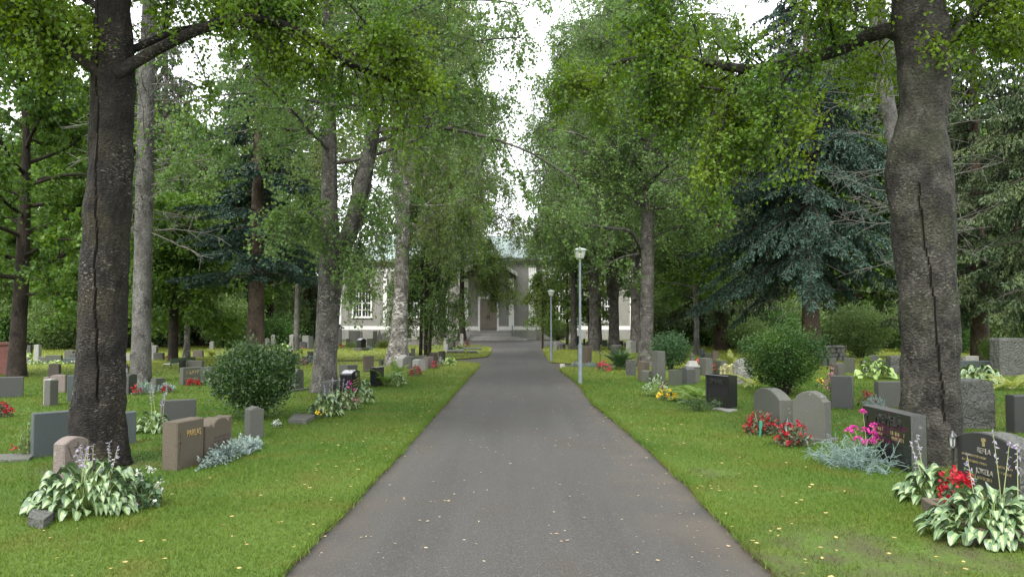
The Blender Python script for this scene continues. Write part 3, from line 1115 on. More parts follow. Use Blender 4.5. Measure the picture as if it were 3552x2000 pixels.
def text_obj(s, size, depth, mat, parent, u, y, v, align='CENTER', squeeze=1.0):
    cu = bpy.data.curves.new('lettering', 'FONT')
    cu.body = s
    cu.size = size
    cu.align_x = align
    cu.extrude = depth
    ob = bpy.data.objects.new('lettering', cu)
    me = bpy.data.meshes.new_from_object(ob)
    bpy.data.objects.remove(ob)
    bpy.data.curves.remove(cu)
    n = len(me.vertices)
    co = np.zeros(n * 3, np.float32)
    me.vertices.foreach_get('co', co)
    co = co.reshape(-1, 3)
    co = np.column_stack([co[:, 0] * squeeze + u, y - co[:, 2] - depth - 0.001, co[:, 1] + v])
    me.vertices.foreach_set('co', co.astype(np.float32).ravel())
    me.name = 'lettering'
    me.materials.clear()
    me.materials.append(mat)
    me.update()
    o = bpy.data.objects.new('lettering', me)
    COL.objects.link(o)
    o.parent = parent
    return o


def ticks(parent, u0, u1, v, h, mat, y=0.0, seed=1):
    """an illegible row of small letters"""
    rg = R_(seed)
    mb = MB()
    u = u0
    while u < u1:
        wd = h * rg.uniform(0.25, 0.6)
        if rg.uniform() > 0.14:
            box(mb, u, u + h * 0.14, y - 0.003, y - 0.0008, v, v + h)
            if rg.uniform() > 0.4:
                box(mb, u + h * 0.142, u + wd, y - 0.003, y - 0.0008, v + h * rg.choice([0, 0.42, 0.85]), v + h * rg.choice([0.86, 0.98, 0.5]) + 0.001)
        u += wd + h * 0.18
    return mb.build('lettering', mat, parent)


def stone(shape, A, B, top, ref, t, mat, label, k=None, bev=0.012, plinth=None, lift=0.0, texts=(), rows=(), cross=None, group=None, cat='gravestone', rough=None, panel=None, name='gravestone'):
    a, b = P(*A), P(*B)
    w = float(np.linalg.norm((b - a)[:2]))
    rz = math.atan2(b[1] - a[1], b[0] - a[0])
    q = {'A': a, 'B': b, 'M': (a + b) / 2}[ref]
    px = {'A': A[0], 'B': B[0], 'M': (A[0] + B[0]) / 2}[ref]
    h = zat(px, top, q)
    loc = (a + b) / 2
    if rough:
        o = rough_block(w, t, h + 0.05, rough[0], rough[1], MT[mat], name, *(rough[2:]))
        loc = loc - np.array((0, 0, 0.05))
    else:
        mb = MB()
        pr = [(u, v + lift if v > 0 else (lift if lift else -0.06)) for u, v in profile(shape, w, h - lift, k)]
        prism(mb, pr, 0, t, min(bev, w * 0.12, t * 0.2))
        o = mb.build(name, MT[mat])
    o.location = loc
    o.rotation_euler = (0, 0, rz)
    tag(o, label, cat, group)
    if plinth:
        e, ph, pm = plinth
        mb = MB()
        box(mb, -w / 2 - e, w / 2 + e, -e, t + e, -0.06, ph, 0, 0, 0.01)
        mb.build('plinth', MT[pm], o)
    for s, size, u, v, m, sq in texts:
        text_obj(s, size, 0.004, MT[m], o, u * w, 0, v * h, 'CENTER', sq)
    for i, (u0, u1, v, hh, m) in enumerate(rows):
        ticks(o, u0 * w, u1 * w, v * h, hh, MT[m], 0, i + int(A[0]))
    if cross:
        u, v0, v1, arm, cv, m = cross
        mb = MB()
        cw = max(0.008, w * 0.016)
        box(mb, u * w - cw, u * w + cw, -0.012, -0.001, v0 * h, v1 * h)
        box(mb, u * w - arm * w, u * w - cw - 0.001, -0.012, -0.001, cv * h - cw, cv * h + cw)
        box(mb, u * w + cw + 0.001, u * w + arm * w, -0.012, -0.001, cv * h - cw, cv * h + cw)
        mb.build('cross', MT[m], o)
    return o, w, h


S = stone
GL = 'gravestones in the left rows'
GR = 'gravestones in the right rows'
GF = 'gravestones in the far rows'

# --- left, nearest first
o, w, h = S('arch', (220, 1690), (307, 1668), 1513, 'M', 0.14, 'pink', 'small pinkish granite headstone with carved cross, behind the big variegated hosta', k=0.12, group=GL,
            rows=[(-0.38, 0.42, 0.40, 0.028, 'gold')])
mb = MB()   # carved cross and branches
for u, v0, v1, d in ((0.03, 0.55, 0.88, 0.008),):
    box(mb, u * w - d, u * w + d, -0.003, -0.0005, v0 * h, v1 * h)
box(mb, -0.12 * w, 0.03 * w - 0.0085, -0.003, -0.0005, 0.77 * h, 0.80 * h)
box(mb, 0.03 * w + 0.0085, 0.18 * w, -0.003, -0.0005, 0.77 * h, 0.80 * h)
for sgn in (-1, 1):
    for i in range(4):
        x0, z0 = sgn * (0.16 + 0.04 * i) * w, (0.55 + 0.07 * i) * h
        segs(mb, [(x0, -0.001, z0)], [(x0 + sgn * 0.11 * w, -0.001, z0 + 0.1 * h)], 0.004, 0.003)
box(mb, -0.42 * w, 0.42 * w, -0.002, -0.0005, 0.50 * h, 0.51 * h)
mb.build('carving', MT['groove'], o)
mb = MB()
prism(mb, [(u * 1.0, v) for u, v in profile('flat', 0.002, h * 0.85)], 0.0, 0.001, 0.0001)

S('flat', (612, 1633), (706, 1606), 1464, 'A', 0.19, 'brown', 'brown granite headstone with raised bronze name letters beside the silvery plants', bev=0.016, group=GL,
  texts=[('PARLAS', 0.1, 0.1, 0.66, 'bronze', 0.72)], cross=(-0.36, 0.1, 0.78, 0.1, 0.6, 'brown'))
S('scroll', (712, 1603), (803, 1571), 1437, 'B', 0.19, 'brown', 'brown headstone with carved arch top, joined to the bronze lettered one', group=GL,
  rows=[(-0.2, 0.4, 0.5, 0.025, 'groove'), (-0.2, 0.36, 0.4, 0.025, 'groove')])
S('flat', (113, 1589), (290, 1569), 1434, 'A', 0.12, 'bluegray', 'wide blue grey slab headstone seen from behind, left of the big trunk', group=GL)
S('slant', (400, 1544), (472, 1537), 1428, 'B', 0.12, 'bluegray', 'blue grey slab edge showing just right of the big dark trunk', k=-0.02, group=GL)
S('gable', (866, 1521), (915, 1516), 1409, 'M', 0.2, 'gray', 'narrow grey granite pillar with pointed top in front of the round bush', k=0.1, group=GL)
S('flat', (558, 1474), (680, 1466), 1387, 'M', 0.16, 'dgray', 'dark grey square headstone right of the white edged hosta', group=GL)
S('flat', (-60, 1383), (80, 1377), 1306, 'B', 0.2, 'dgray', 'wide dark headstone cut off by the left picture edge', group=GL)
S('flat', (148, 1407), (174, 1407), 1315, 'M', 0.22, 'lgray', 'pale weathered square pillar stone left of the big trunk', plinth=(0.03, 0.02, 'gray'), group=GL)
S('slant', (172, 1409), (202, 1405), 1317, 'M', 0.14, 'gray', 'grey right side face of the pale square pillar', k=0.01, group=GL)  # right side of the pale pillar, built separately in darker granite
S('scroll', (148, 1361), (225, 1361), 1299, 'M', 0.2, 'pink', 'reddish headstone with round notched top behind the pale pillar', group=GL)
S('chamfer', (165, 1309), (204, 1309), 1261, 'M', 0.14, 'dbrown', 'almost black headstone with cut corners on the bright lawn edge', k=0.16, group=GL)
S('flat', (232, 1393), (285, 1391), 1301, 'M', 0.13, 'bluegray', 'blue grey headstone half hidden behind the left of the big trunk', group=GL)
S('arch', (446, 1368), (475, 1362), 1296, 'M', 0.24, 'dgray', 'dark rough sided headstone just right of the big trunk', k=0.06, group=GL)
S('flat', (540, 1354), (573, 1351), 1310, 'M', 0.18, 'green', 'low greenish headstone between the red and silver flowers', group=GL)
S('flat', (634, 1337), (696, 1333), 1275, 'A', 0.2, 'green', 'dark headstone with pale blue side and gold lettering behind red flowers', group=GL,
  rows=[(-0.3, 0.3, 0.62, 0.1, 'gold'), (-0.4, 0.3, 0.36, 0.03, 'gold'), (-0.4, 0.3, 0.24, 0.03, 'gold')])
mb = MB()
S('flat', (696, 1328), (742, 1328), 1273, 'M', 0.14, 'dgray', 'dark square headstone left of the round bush', group=GL)
S('slant', (646, 1292), (700, 1292), 1250, 'M', 0.2, 'gray', 'tall grey slab headstone in front of the park bench', k=0.03, group=GL)
S('flat', (632, 1294), (646, 1293), 1249, 'M', 0.16, 'black', 'narrow black stone edge left of the tall grey slab', group=GL)
S('round', (1024, 1356), (1054, 1353), 1278, 'M', 0.2, 'gray', 'slim round topped grey headstone right of the round bush', plinth=(0.08, 0.05, 'gray'), group=GL)
S('flat', (1141, 1386), (1177, 1372), 1327, 'A', 0.22, 'dgray', 'low dark headstone with letters at the foot of the forked birch', group=GL,
  texts=[('NUS', 0.17, 0.0, 0.52, 'darkletter', 0.75)])
S('arch', (1219, 1362), (1249, 1347), 1287, 'A', 0.26, 'black', 'polished black headstone with arched top and gold lettering', k=0.16, group=GL,
  texts=[('LAINE', 0.14, 0.0, 0.68, 'whiteletter', 0.6)], rows=[(-0.36, -0.02, 0.5, 0.03, 'gold'), (0.06, 0.36, 0.5, 0.03, 'gold'), (-0.36, -0.02, 0.38, 0.03, 'gold'), (0.06, 0.36, 0.38, 0.03, 'gold'), (-0.36, 0.36, 0.26, 0.03, 'gold')])
S('slant', (1206, 1332), (1240, 1323), 1266, 'A', 0.24, 'gray', 'grey headstone behind the polished black arched one', group=GL)
S('flat', (1265, 1290), (1297, 1289), 1234, 'M', 0.18, 'dbrown', 'plain brown headstone alone on the lawn left of the white birch', group=GL)
S('flat', (1304, 1342), (1332, 1336), 1272, 'M', 0.16, 'black', 'black headstone half hidden by the big fern', group=GL)
S('flat', (1321, 1268), (1349, 1267), 1244, 'M', 0.16, 'green', 'low dark headstone at the left foot of the white birch', group=GL)
S('gable', (1396, 1277), (1425, 1275), 1230, 'M', 0.3, 'lgray', 'whitish headstone with pointed roof top right of the white birch', k=0.3, group=GL)
S('arch', (1425, 1280), (1452, 1278), 1235, 'M', 0.22, 'gray', 'grey arched headstone between the whitish pointed one and a pale block', k=0.05, group=GL)
S('arch', (1450, 1288), (1476, 1286), 1245, 'M', 0.26, 'lgray', 'pale headstone with rounded top behind the red begonia', k=0.1, group=GL)
S('flat', (1465, 1272), (1482, 1271), 1232, 'M', 0.2, 'gray', 'slender grey headstone behind the pale rounded one', group=GL)
S('flat', (1483, 1279), (1504, 1277), 1237, 'M', 0.2, 'pink', 'pinkish grey headstone in the row right of the white birch', group=GL)
S('flat', (1502, 1263), (1519, 1262), 1222, 'M', 0.22, 'dbrown', 'tall brown headstone in the row right of the white birch', group=GL)
S('flat', (1534, 1247), (1545, 1246), 1217, 'M', 0.2, 'dbrown', 'narrow dark post stone at the right end of that row', group=GL)
S('round', (1522, 1262), (1533, 1261), 1234, 'M', 0.18, 'bblack', 'small black round headstone among white flowers', group=GL)
S('slant', (1404, 1243), (1429, 1243), 1222, 'M', 0.3, 'dgray', 'dark headstone with sloping top behind the whitish pointed one', group=GL)
S('flat', (1425, 1243), (1438, 1243), 1207, 'M', 0.2, 'gray', 'thin grey pillar with white cap behind the sloping dark stone', group=GL)
S('flat', (1014, 1264), (1040, 1262), 1229, 'M', 0.16, 'dgray', 'dark headstone just right of the round bush top', group=GL)
S('flat', (1047, 1262), (1067, 1262), 1236, 'M', 0.16, 'dbrown', 'low brown headstone behind the dark red plant', group=GL)
S('flat', (1065, 1246), (1084, 1246), 1218, 'M', 0.16, 'green', 'small dark square headstone left of the forked birch', group=GL)

# --- left far rows
S('taper', (115, 1251), (134, 1251), 1195, 'M', 0.2, 'lgray', 'tall tapering grey stone far left with pale top', k=0.06, group=GF)
S('flat', (93, 1228), (105, 1228), 1197, 'M', 0.2, 'dgray', 'dark upright stone left of the tall tapering grey one', group=GF)
S('flat', (155, 1257), (211, 1257), 1231, 'M', 0.14, 'green', 'wide low dark green stone above the pale hostas far left', group=GF)
S('flat', (78, 1263), (96, 1263), 1241, 'M', 0.16, 'pink', 'low brownish block stone beside the far left tree', group=GF)
S('flat', (131, 1256), (156, 1256), 1237, 'M', 0.16, 'gray', 'low grey block between the tapering stone and the dark green one', group=GF)
S('arch', (222, 1242), (251, 1242), 1213, 'M', 0.2, 'gray', 'grey arched stone just left of the big trunk, far back', group=GF)
S('round', (239, 1248), (262, 1248), 1225, 'M', 0.2, 'dgray', 'dark round topped stone in front of the grey arched one', group=GF)
S('flat', (217, 1261), (263, 1261), 1241, 'M', 0.2, 'bluegray', 'long low blue grey block below the dark round topped stone', group=GF)
S('arch', (522, 1247), (541, 1247), 1197, 'M', 0.2, 'lgray', 'tall pale upright stone right of the grey spruce trunk', k=0.06, group=GF)
S('flat', (531, 1248), (564, 1248), 1223, 'M', 0.2, 'gray', 'wide low grey block against the tall pale stone', group=GF)
S('flat', (514, 1222), (526, 1222), 1188, 'M', 0.2, 'lgray', 'small white capped stone touching the grey spruce trunk', group=GF)
S('slant', (434, 1252), (450, 1252), 1225, 'M', 0.16, 'lgray', 'pale slanted stone between the big trunk and the grey spruce', group=GF)
S('flat', (588, 1239), (599, 1239), 1218, 'M', 0.14, 'dgray', 'little dark stone behind the far small red flowers', group=GF)
S('flat', (668, 1239), (702, 1239), 1215, 'M', 0.16, 'pink', 'wide pinkish stone right of the white trunked birch', group=GF)
S('round', (726, 1212), (740, 1212), 1183, 'M', 0.16, 'lgray', 'pale round topped stone above the yellow green plant', group=GF)
S('flat', (801, 1192), (818, 1192), 1162, 'M', 0.2, 'pink', 'reddish upright stone far back left of the brown trunk', group=GF)
S('gable', (846, 1199), (859, 1199), 1171, 'M', 0.18, 'lgray', 'pale pointed stone left of the brown trunk', k=0.25, group=GF)
S('gable', (917, 1198), (934, 1198), 1171, 'M', 0.2, 'lgray', 'pale pointed stone right of the brown trunk', k=0.2, group=GF)
S('round', (939, 1200), (952, 1200), 1160, 'M', 0.2, 'lgray', 'tall pale stone with rounded top right of the brown trunk', group=GF)
S('taper', (1001, 1219), (1018, 1219), 1160, 'M', 0.3, 'lrough', 'tall jagged lichen grey stone beside the far grey trunk', rough=(3, 0.03, 0.2, 0.1, 8), group=GF)
S('arch', (1038, 1209), (1063, 1209), 1183, 'M', 0.2, 'dgray', 'dark stone with rounded frame right of the far grey trunk', group=GF)
S('flat', (1048, 1207), (1070, 1207), 1163, 'M', 0.2, 'lgray', 'pale wide stone behind the dark rounded frame one', group=GF)
S('flat', (1070, 1210), (1085, 1210), 1166, 'M', 0.2, 'dgray', 'tall dark stone left of the forked birch, far back', group=GF)
S('slant', (1169, 1197), (1183, 1197), 1135, 'M', 0.2, 'dgray', 'very tall dark stone right of the forked birch', group=GF)
S('flat', (1209, 1190), (1236, 1190), 1146, 'M', 0.2, 'gray', 'wide grey stone in front of the left church wing', group=GF)
S('flat', (1235, 1191), (1246, 1191), 1146, 'M', 0.2, 'dgray', 'dark stone right of the wide grey one by the church wing', group=GF)
S('arch', (1247, 1191), (1256, 1191), 1147, 'M', 0.2, 'gray', 'slim arched grey stone third before the church wing', group=GF)
S('flat', (1200, 1202), (1213, 1202), 1174, 'M', 0.16, 'dbrown', 'small brown stone above the bright red flower bed', group=GF)
S('gable', (1252, 1216), (1270, 1215), 1173, 'M', 0.3, 'black', 'black pointed stone on grey base on the far lawn', k=0.12, plinth=(0.12, 0.16, 'gray'), group=GF)
S('flat', (1273, 1208), (1291, 1208), 1173, 'M', 0.18, 'green', 'greenish stone right of the black pointed one', group=GF)
S('flat', (1293, 1205), (1307, 1205), 1147, 'M', 0.2, 'green', 'tall dark green stone left of the yellowish shrub', group=GF)
S('gable', (1309, 1190), (1322, 1190), 1142, 'M', 0.2, 'dgray', 'dark pointed stone behind the yellowish shrub', k=0.5, group=GF)
S('flat', (1323, 1192), (1335, 1192), 1155, 'M', 0.2, 'gray', 'grey stone left of the white birch base, far back', group=GF)
S('arch', (1337, 1196), (1351, 1196), 1166, 'M', 0.2, 'gray', 'grey arched stone touching the white birch, far back', group=GF)
S('taper', (1507, 1192), (1523, 1192), 1140, 'M', 0.2, 'pink', 'tall pink stone behind the thin tree stems', group=GF)
S('slant', (1553, 1219), (1568, 1217), 1170, 'M', 0.24, 'lgray', 'tall pale grey stone on a kerbed grave by the church path', group=GF)
S('flat', (1570, 1206), (1580, 1206), 1177, 'M', 0.2, 'dgray', 'dark stone right of the tall pale grey one', group=GF)
S('round', (1595, 1190), (1607, 1190), 1156, 'M', 0.2, 'pale', 'white round topped stone under the weeping birch trunk', group=GF)
S('flat', (1615, 1193), (1625, 1193), 1176, 'M', 0.2, 'dgray', 'small dark stone right of the weeping birch trunk', group=GF)


def slab(name, pts, z, mat, label, cat, group=None):
    q = [P(*p) for p in pts]
    c = sum(q) / len(q)
    mb = MB()
    b = [tuple(p - c + np.array((0, 0, -0.06))) for p in q]
    t_ = [tuple(p - c + np.array((0, 0, z))) for p in q]
    A = np.array(b)[:, :2]
    if 0.5 * np.sum(A[:, 0] * np.roll(A[:, 1], -1) - np.roll(A[:, 0], -1) * A[:, 1]) < 0:
        b, t_ = b[::-1], t_[::-1]
    n = len(b)
    i = np.arange(n)
    j = (i + 1) % n
    ins = [tuple(np.array(p) * np.array((0.985, 0.985, 1)) + np.array((0, 0, 0.006))) for p in t_]
    mb.add(b + t_ + ins, np.concatenate([np.stack([i, j, j + n, i + n], 1), np.stack([i + n, j + n, j + 2 * n, i + 2 * n], 1)]))
    mb.add(ins, [list(range(n))])
    o = mb.build(name, MT[mat])
    o.location = c
    tag(o, label, cat, group)
    return o


slab('ledger_stone', [(1000, 1470), (1062, 1472), (1095, 1452), (1020, 1448)], 0.07, 'gray', 'flat grey ledger stone lying in grass beside the striped hostas', 'ledger stone')
slab('ledger_stone', [(-30, 1604), (100, 1600), (128, 1580), (-10, 1584)], 0.03, 'gray', 'flat grey ledger stone at the left picture edge', 'ledger stone')
slab('ledger_stone', [(95, 1826), (150, 1836), (190, 1804), (110, 1796)], 0.07, 'rough', 'grey kerb stone peeping out left of the biggest hosta', 'kerb stone')
slab('ledger_stone', [(1606, 1213), (1670, 1213), (1670, 1209), (1606, 1209)], 0.08, 'dgray', 'flat ledger stone in the far lawn by the church path, upper one', 'ledger stone')
slab('ledger_stone', [(1620, 1225), (1656, 1225), (1656, 1221), (1620, 1221)], 0.08, 'dgray', 'flat ledger stone in the far lawn by the church path, lower one', 'ledger stone')
slab('kerb_stone', [(1550, 1225), (1612, 1225), (1608, 1217), (1553, 1217)], 0.1, 'gray', 'low grey grave kerb before the tall pale stone by the church path', 'kerb stone')
slab('kerb_stone', [(1942, 1271), (1959, 1271), (1959, 1267), (1942, 1267)], 0.06, 'pale', 'whitish kerb stone at the lawn corner right of the path', 'kerb stone')

# --- right, nearest first
o, w, h = S('arch', (3321, 1668), (3536, 1738), 1500, 'M', 0.24, 'bblack', 'black arched headstone with rough sides and pale letters behind the right hostas', k=0.16, group=GR,
            texts=[('REFLA', 0.075, -0.02, 0.63, 'whiteletter', 0.95), ('JOKELA', 0.075, -0.02, 0.27, 'whiteletter', 0.95)],
            rows=[(-0.4, 0.0, 0.53, 0.022, 'gold'), (-0.4, 0.02, 0.43, 0.022, 'gold'), (0.18, 0.42, 0.46, 0.022, 'gold'), (0.18, 0.42, 0.36, 0.022, 'gold'), (-0.25, 0.1, 0.17, 0.03, 'gold')],
            cross=(-0.02, 0.76, 0.9, 0.03, 0.87, 'gold'))
o.data.materials.append(MT['rough'])
for p in o.data.polygons:
    if abs(p.normal.y) < 0.5:
        p.material_index = 1
o, w, h = S('flat', (2996, 1583), (3165, 1645), 1440, 'B', 0.17, 'black', 'polished black headstone with name in dark letters behind the pink geranium', group=GR,
            texts=[('NIEMELÄ', 0.15, 0.05, 0.74, 'darkletter', 0.95)],
            rows=[(-0.3, -0.05, 0.6, 0.04, 'gold'), (-0.3, -0.08, 0.52, 0.03, 'gold'), (0.1, 0.38, 0.58, 0.04, 'gold'), (0.1, 0.36, 0.49, 0.04, 'gold'), (-0.28, -0.05, 0.4, 0.03, 'gold')],
            cross=(-0.42, 0.66, 0.9, 0.05, 0.84, 'darkletter'))
o.data.materials.append(MT['dgray'])
for p in o.data.polygons:
    if p.normal.y > -0.5:
        p.material_index = 1
S('shoulder', (2749, 1519), (2864, 1533), 1356, 'M', 0.18, 'gray', 'smooth grey headstone with curved shoulders on a low plinth', k=0.2, plinth=(0.07, 0.045, 'gray'), group=GR)
S('arch', (2615, 1466), (2706, 1506), 1345, 'M', 0.18, 'gray', 'grey headstone with arched top behind the red begonias', k=0.2, group=GR)
S('flat', (2447, 1410), (2527, 1422), 1303, 'B', 0.22, 'black', 'polished black headstone on a recessed plinth beside the pale fern', lift=0.05, plinth=(-0.05, 0.045, 'bblack'), group=GR,
  texts=[('SYVÄRI', 0.12, 0.0, 0.74, 'darkletter', 0.9)], cross=(-0.43, 0.1, 0.9, 0.05, 0.76, 'darkletter'))
slab('plinth_slab', [(2470, 1420), (2530, 1430), (2560, 1424), (2500, 1414)], 0.02, 'lgray', 'flat pale base slab under the polished black headstone', 'base slab')
S('flat', (2883, 1417), (2957, 1421), 1305, 'B', 0.2, 'dgray', 'dark square headstone below the dusky pink flower heads', group=GR)
S('flat', (3047, 1413), (3150, 1413), 1323, 'A', 0.16, 'gray', 'weathered grey headstone half behind the right birch trunk', group=GR)
S('flat', (3329, 1488), (3456, 1488), 1319, 'M', 0.4, 'rough', 'massive rough hewn dark stone block right of the birch trunk', rough=(5, 0.03, 0.03, 0.08), group=GR)
S('flat', (3521, 1503), (3600, 1500), 1370, 'M', 0.16, 'bblack', 'dark smooth headstone cut off by the right picture edge', group=GR)
S('arch', (3469, 1304), (3572, 1304), 1173, 'M', 0.5, 'rough', 'tall lichen spotted grey stone at the right edge behind the fern', k=0.05, rough=(8, 0.025, 0.02, 0.06), group=GR)
S('flat', (3290, 1295), (3455, 1295), 1251, 'M', 0.2, 'bluegray', 'long low dark blue stone behind the variegated hosta', group=GR)
S('flat', (3455, 1297), (3468, 1297), 1241, 'M', 0.2, 'black', 'narrow black stone end beside the tall lichen spotted stone', group=GR)
S('flat', (3351, 1278), (3397, 1278), 1234, 'M', 0.2, 'lgray', 'pale block above the long low dark blue stone', group=GR)
S('flat', (3300, 1276), (3351, 1276), 1241, 'M', 0.2, 'gray', 'low grey block left of the pale block', group=GR)
S('flat', (2928, 1293), (2966, 1294), 1240, 'M', 0.2, 'green', 'square greenish stone left of the broad leaved plant', group=GR)
S('arch', (3005, 1292), (3080, 1292), 1247, 'M', 0.2, 'dgray', 'wide dark stone behind the broad leaved plant', k=0.05, group=GR)
S('arch', (3016, 1280), (3055, 1280), 1231, 'M', 0.2, 'green', 'greenish arched stone behind the wide dark one', group=GR)
S('flat', (3090, 1298), (3140, 1298), 1234, 'M', 0.3, 'rough', 'rough grey stone at the left side of the right birch trunk', rough=(9, 0.03, 0.05, 0.1, 8), group=GR)
S('arch', (2905, 1303), (2931, 1303), 1257, 'M', 0.2, 'gray', 'small pale rounded stone left of the square greenish one', group=GR)
S('flat', (2888, 1304), (2906, 1304), 1262, 'M', 0.2, 'dbrown', 'small dark stone left of the pale rounded one', group=GR)
S('flat', (2854, 1270), (2871, 1270), 1241, 'M', 0.2, 'dgray', 'little dark stone before the rubble wall, left one', group=GR)
S('flat', (2876, 1270), (2902, 1270), 1239, 'M', 0.2, 'gray', 'little grey stone before the rubble wall, right one', group=GR)
# right middle row
S('flat', (2190, 1304), (2206, 1303), 1248, 'M', 0.24, 'rough', 'slim lichen grey pillar stone left of the birch base', group=GR)
S('flat', (2232, 1322), (2253, 1321), 1254, 'M', 0.26, 'brown', 'slim brown pillar stone at the birch base', group=GR)
S('arch', (2249, 1325), (2276, 1323), 1284, 'M', 0.26, 'gray', 'short grey stone with pale top in front of the slim brown pillar', k=0.1, group=GR)
S('taper', (2282, 1327), (2310, 1326), 1218, 'M', 0.3, 'gray', 'tallest lichen streaked pillar stone in the right row', k=0.04, group=GR)
S('flat', (2318, 1335), (2340, 1337), 1283, 'B', 0.28, 'green', 'squat greenish stone with a dark plate right of the tallest pillar', group=GR)
S('arch', (2361, 1330), (2384, 1333), 1272, 'M', 0.26, 'dgray', 'dark arched stone behind the pale fern', group=GR)
o, w, h = S('flat', (2385, 1326), (2428, 1326), 1273, 'M', 0.3, 'gray', 'grey stone with stepped roof shaped top behind the fern', group=GR)
mb = MB()
box(mb, -w * 0.52, w * 0.52, -0.02, 0.32, h + 0.002, h + 0.05, 0, 0, 0.01)
box(mb, -w * 0.4, w * 0.4, 0.03, 0.27, h + 0.052, h + 0.16, 0, 0.25)
mb.build('cap', MT['lgray'], o)
S('flat', (2424, 1301), (2451, 1304), 1242, 'B', 0.22, 'gray', 'dark grey square stone with red flower tips behind it', group=GR)
S('flat', (2474, 1299), (2502, 1302), 1251, 'B', 0.22, 'green', 'greenish square stone right of the dark grey one', group=GR)
S('flat', (2473, 1264), (2494, 1264), 1218, 'M', 0.24, 'brown', 'tan framed upright stone behind the greenish square one', group=GR)
S('round', (2432, 1252), (2446, 1252), 1209, 'M', 0.2, 'bluegray', 'blue grey round topped stone behind the row', group=GR)
S('flat', (2446, 1254), (2474, 1254), 1225, 'M', 0.2, 'green', 'low wide stone between the blue grey and tan stones', group=GR)
S('flat', (2399, 1250), (2410, 1250), 1228, 'M', 0.2, 'lgray', 'small white topped stone at the grey sapling trunk', group=GR)
S('flat', (2558, 1332), (2613, 1332), 1251, 'M', 0.5, 'lrough', 'pale lichen covered boulder stone behind the right round bush', rough=(12, 0.04, 0.1, 0.55), group=GR)
S('taper', (2022, 1271), (2037, 1270), 1198, 'M', 0.24, 'brown', 'brown pillar stone hidden by the nearest lamp post', k=-0.06, group=GR)
S('taper', (2038, 1272), (2053, 1271), 1202, 'M', 0.24, 'brown', 'brown pillar stone just right of the nearest lamp post', k=-0.06, group=GR)
S('round', (2119, 1230), (2161, 1230), 1196, 'M', 0.3, 'rough', 'rough rounded stone above the dark fern bush', rough=(14, 0.04, 0.15, 0.25, 8), group=GR)
S('arch', (2188, 1224), (2207, 1223), 1180, 'M', 0.3, 'lgray', 'pale stone with angled top left of the tall birch', k=0.1, group=GR)
# right far row
S('gable', (1921, 1216), (1932, 1216), 1182, 'M', 0.2, 'lrough', 'pointed lichen grey stone beside the second lamp post', k=0.3, group=GF)
S('flat', (1932, 1214), (1938, 1214), 1198, 'M', 0.2, 'gray', 'short grey stone touching the pointed lichen one', group=GF)
S('slant', (1953, 1212), (1960, 1211), 1192, 'M', 0.2, 'dgray', 'small leaning dark stone with pink flowers by the far path', group=GF)
S('flat', (1971, 1211), (1981, 1211), 1192, 'M', 0.2, 'gray', 'square grey stone at the foot of a far right tree', group=GF)
S('flat', (1999, 1209), (2008, 1209), 1164, 'M', 0.2, 'black', 'tall black stone left of the nearest lamp post', group=GF)
S('taper', (2023, 1200), (2031, 1200), 1174, 'M', 0.2, 'black', 'slim black stone just right of the nearest lamp post', group=GF)
S('round', (2034, 1204), (2044, 1204), 1183, 'M', 0.2, 'gray', 'small grey round stone before the far right wing', group=GF)
S('flat', (2047, 1214), (2059, 1214), 1172, 'M', 0.2, 'lrough', 'pale brown pillar stone left of a far trunk', group=GF)
S('flat', (2089, 1201), (2107, 1201), 1179, 'M', 0.2, 'green', 'low square green grey stone between two far trunks', group=GF)
S('flat', (2145, 1200), (2162, 1200), 1181, 'M', 0.2, 'black', 'black square stone right of the forked far trunk', group=GF)
S('flat', (2167, 1199), (2182, 1199), 1187, 'M', 0.2, 'dgray', 'low dark stone right of the black square one', group=GF)

# small things on and by the graves
slab_top = at(1432, 1207, P(1432, 1243)[1])


def lantern(loc, H, label, post=0.0):
    t = thing('grave_lantern', label, 'lantern', loc, 0.4)
    k = H
    r = 0.2 * k
    mb = MB()
    if post:
        tube(mb, [(0, 0, 0), (0, 0, post)], r * 0.35, 6)
    z = post
    tube(mb, [(0, 0, z), (0, 0, z + 0.08 * k)], [r * 1.15, r], 8)
    for i in range(4):
        a = i * math.pi / 2 + 0.78
        tube(mb, [(r * 0.85 * math.cos(a), r * 0.85 * math.sin(a), z + 0.08 * k), (r * 1.1 * math.cos(a), r * 1.1 * math.sin(a), z + 0.62 * k)], 0.03 * k, 5)
    mb.build('frame', MT['iron'], t)
    mb = MB()
    tube(mb, [(0, 0, z + 0.09 * k), (0, 0, z + 0.6 * k)], [r * 0.7, r * 0.9], 8)
    mb.build('glass', MT['glass'], t)
    mb = MB()
    tube(mb, [(0, 0, z + 0.62 * k), (0, 0, z + 0.68 * k), (0, 0, z + 0.85 * k), (0, 0, z + k)], [r * 1.4, r * 1.3, r * 0.5, r * 0.25], 8)
    mb.build('roof', MT['iron'], t)
    return t


q = P(440, 1296)
lantern(q, zat(440, 1262, q), 'black lantern standing in grass right of the big left trunk')
q = P(2733, 1512)
lantern(q, zat(2733, 1447, q), 'small grave lantern with glass between the two grey arched headstones')
q = P(2082, 1262)
lantern(q, zat(2082, 1212, q) * 0.35, 'black lantern on a thin post left of the dark fern bush', post=zat(2082, 1212, q) * 0.65)
q = P(3000, 1293)
lantern(q, zat(3000, 1238, q), 'dark lantern left of the wide dark stone on the right')
q = P(782, 1192)
lantern(q, 0.5, 'black lantern on a tall post far left behind the bush', post=1.0)
q = P(826, 1194)
lantern(q, 0.4, 'dark lantern post beside the brown trunk, far left', post=0.85)
q = P(3314, 1668)
lantern(q + np.array((-0.03, -0.02, 0)), 0.17, 'small black framed lantern at the left side of the black arched stone', post=0.34)

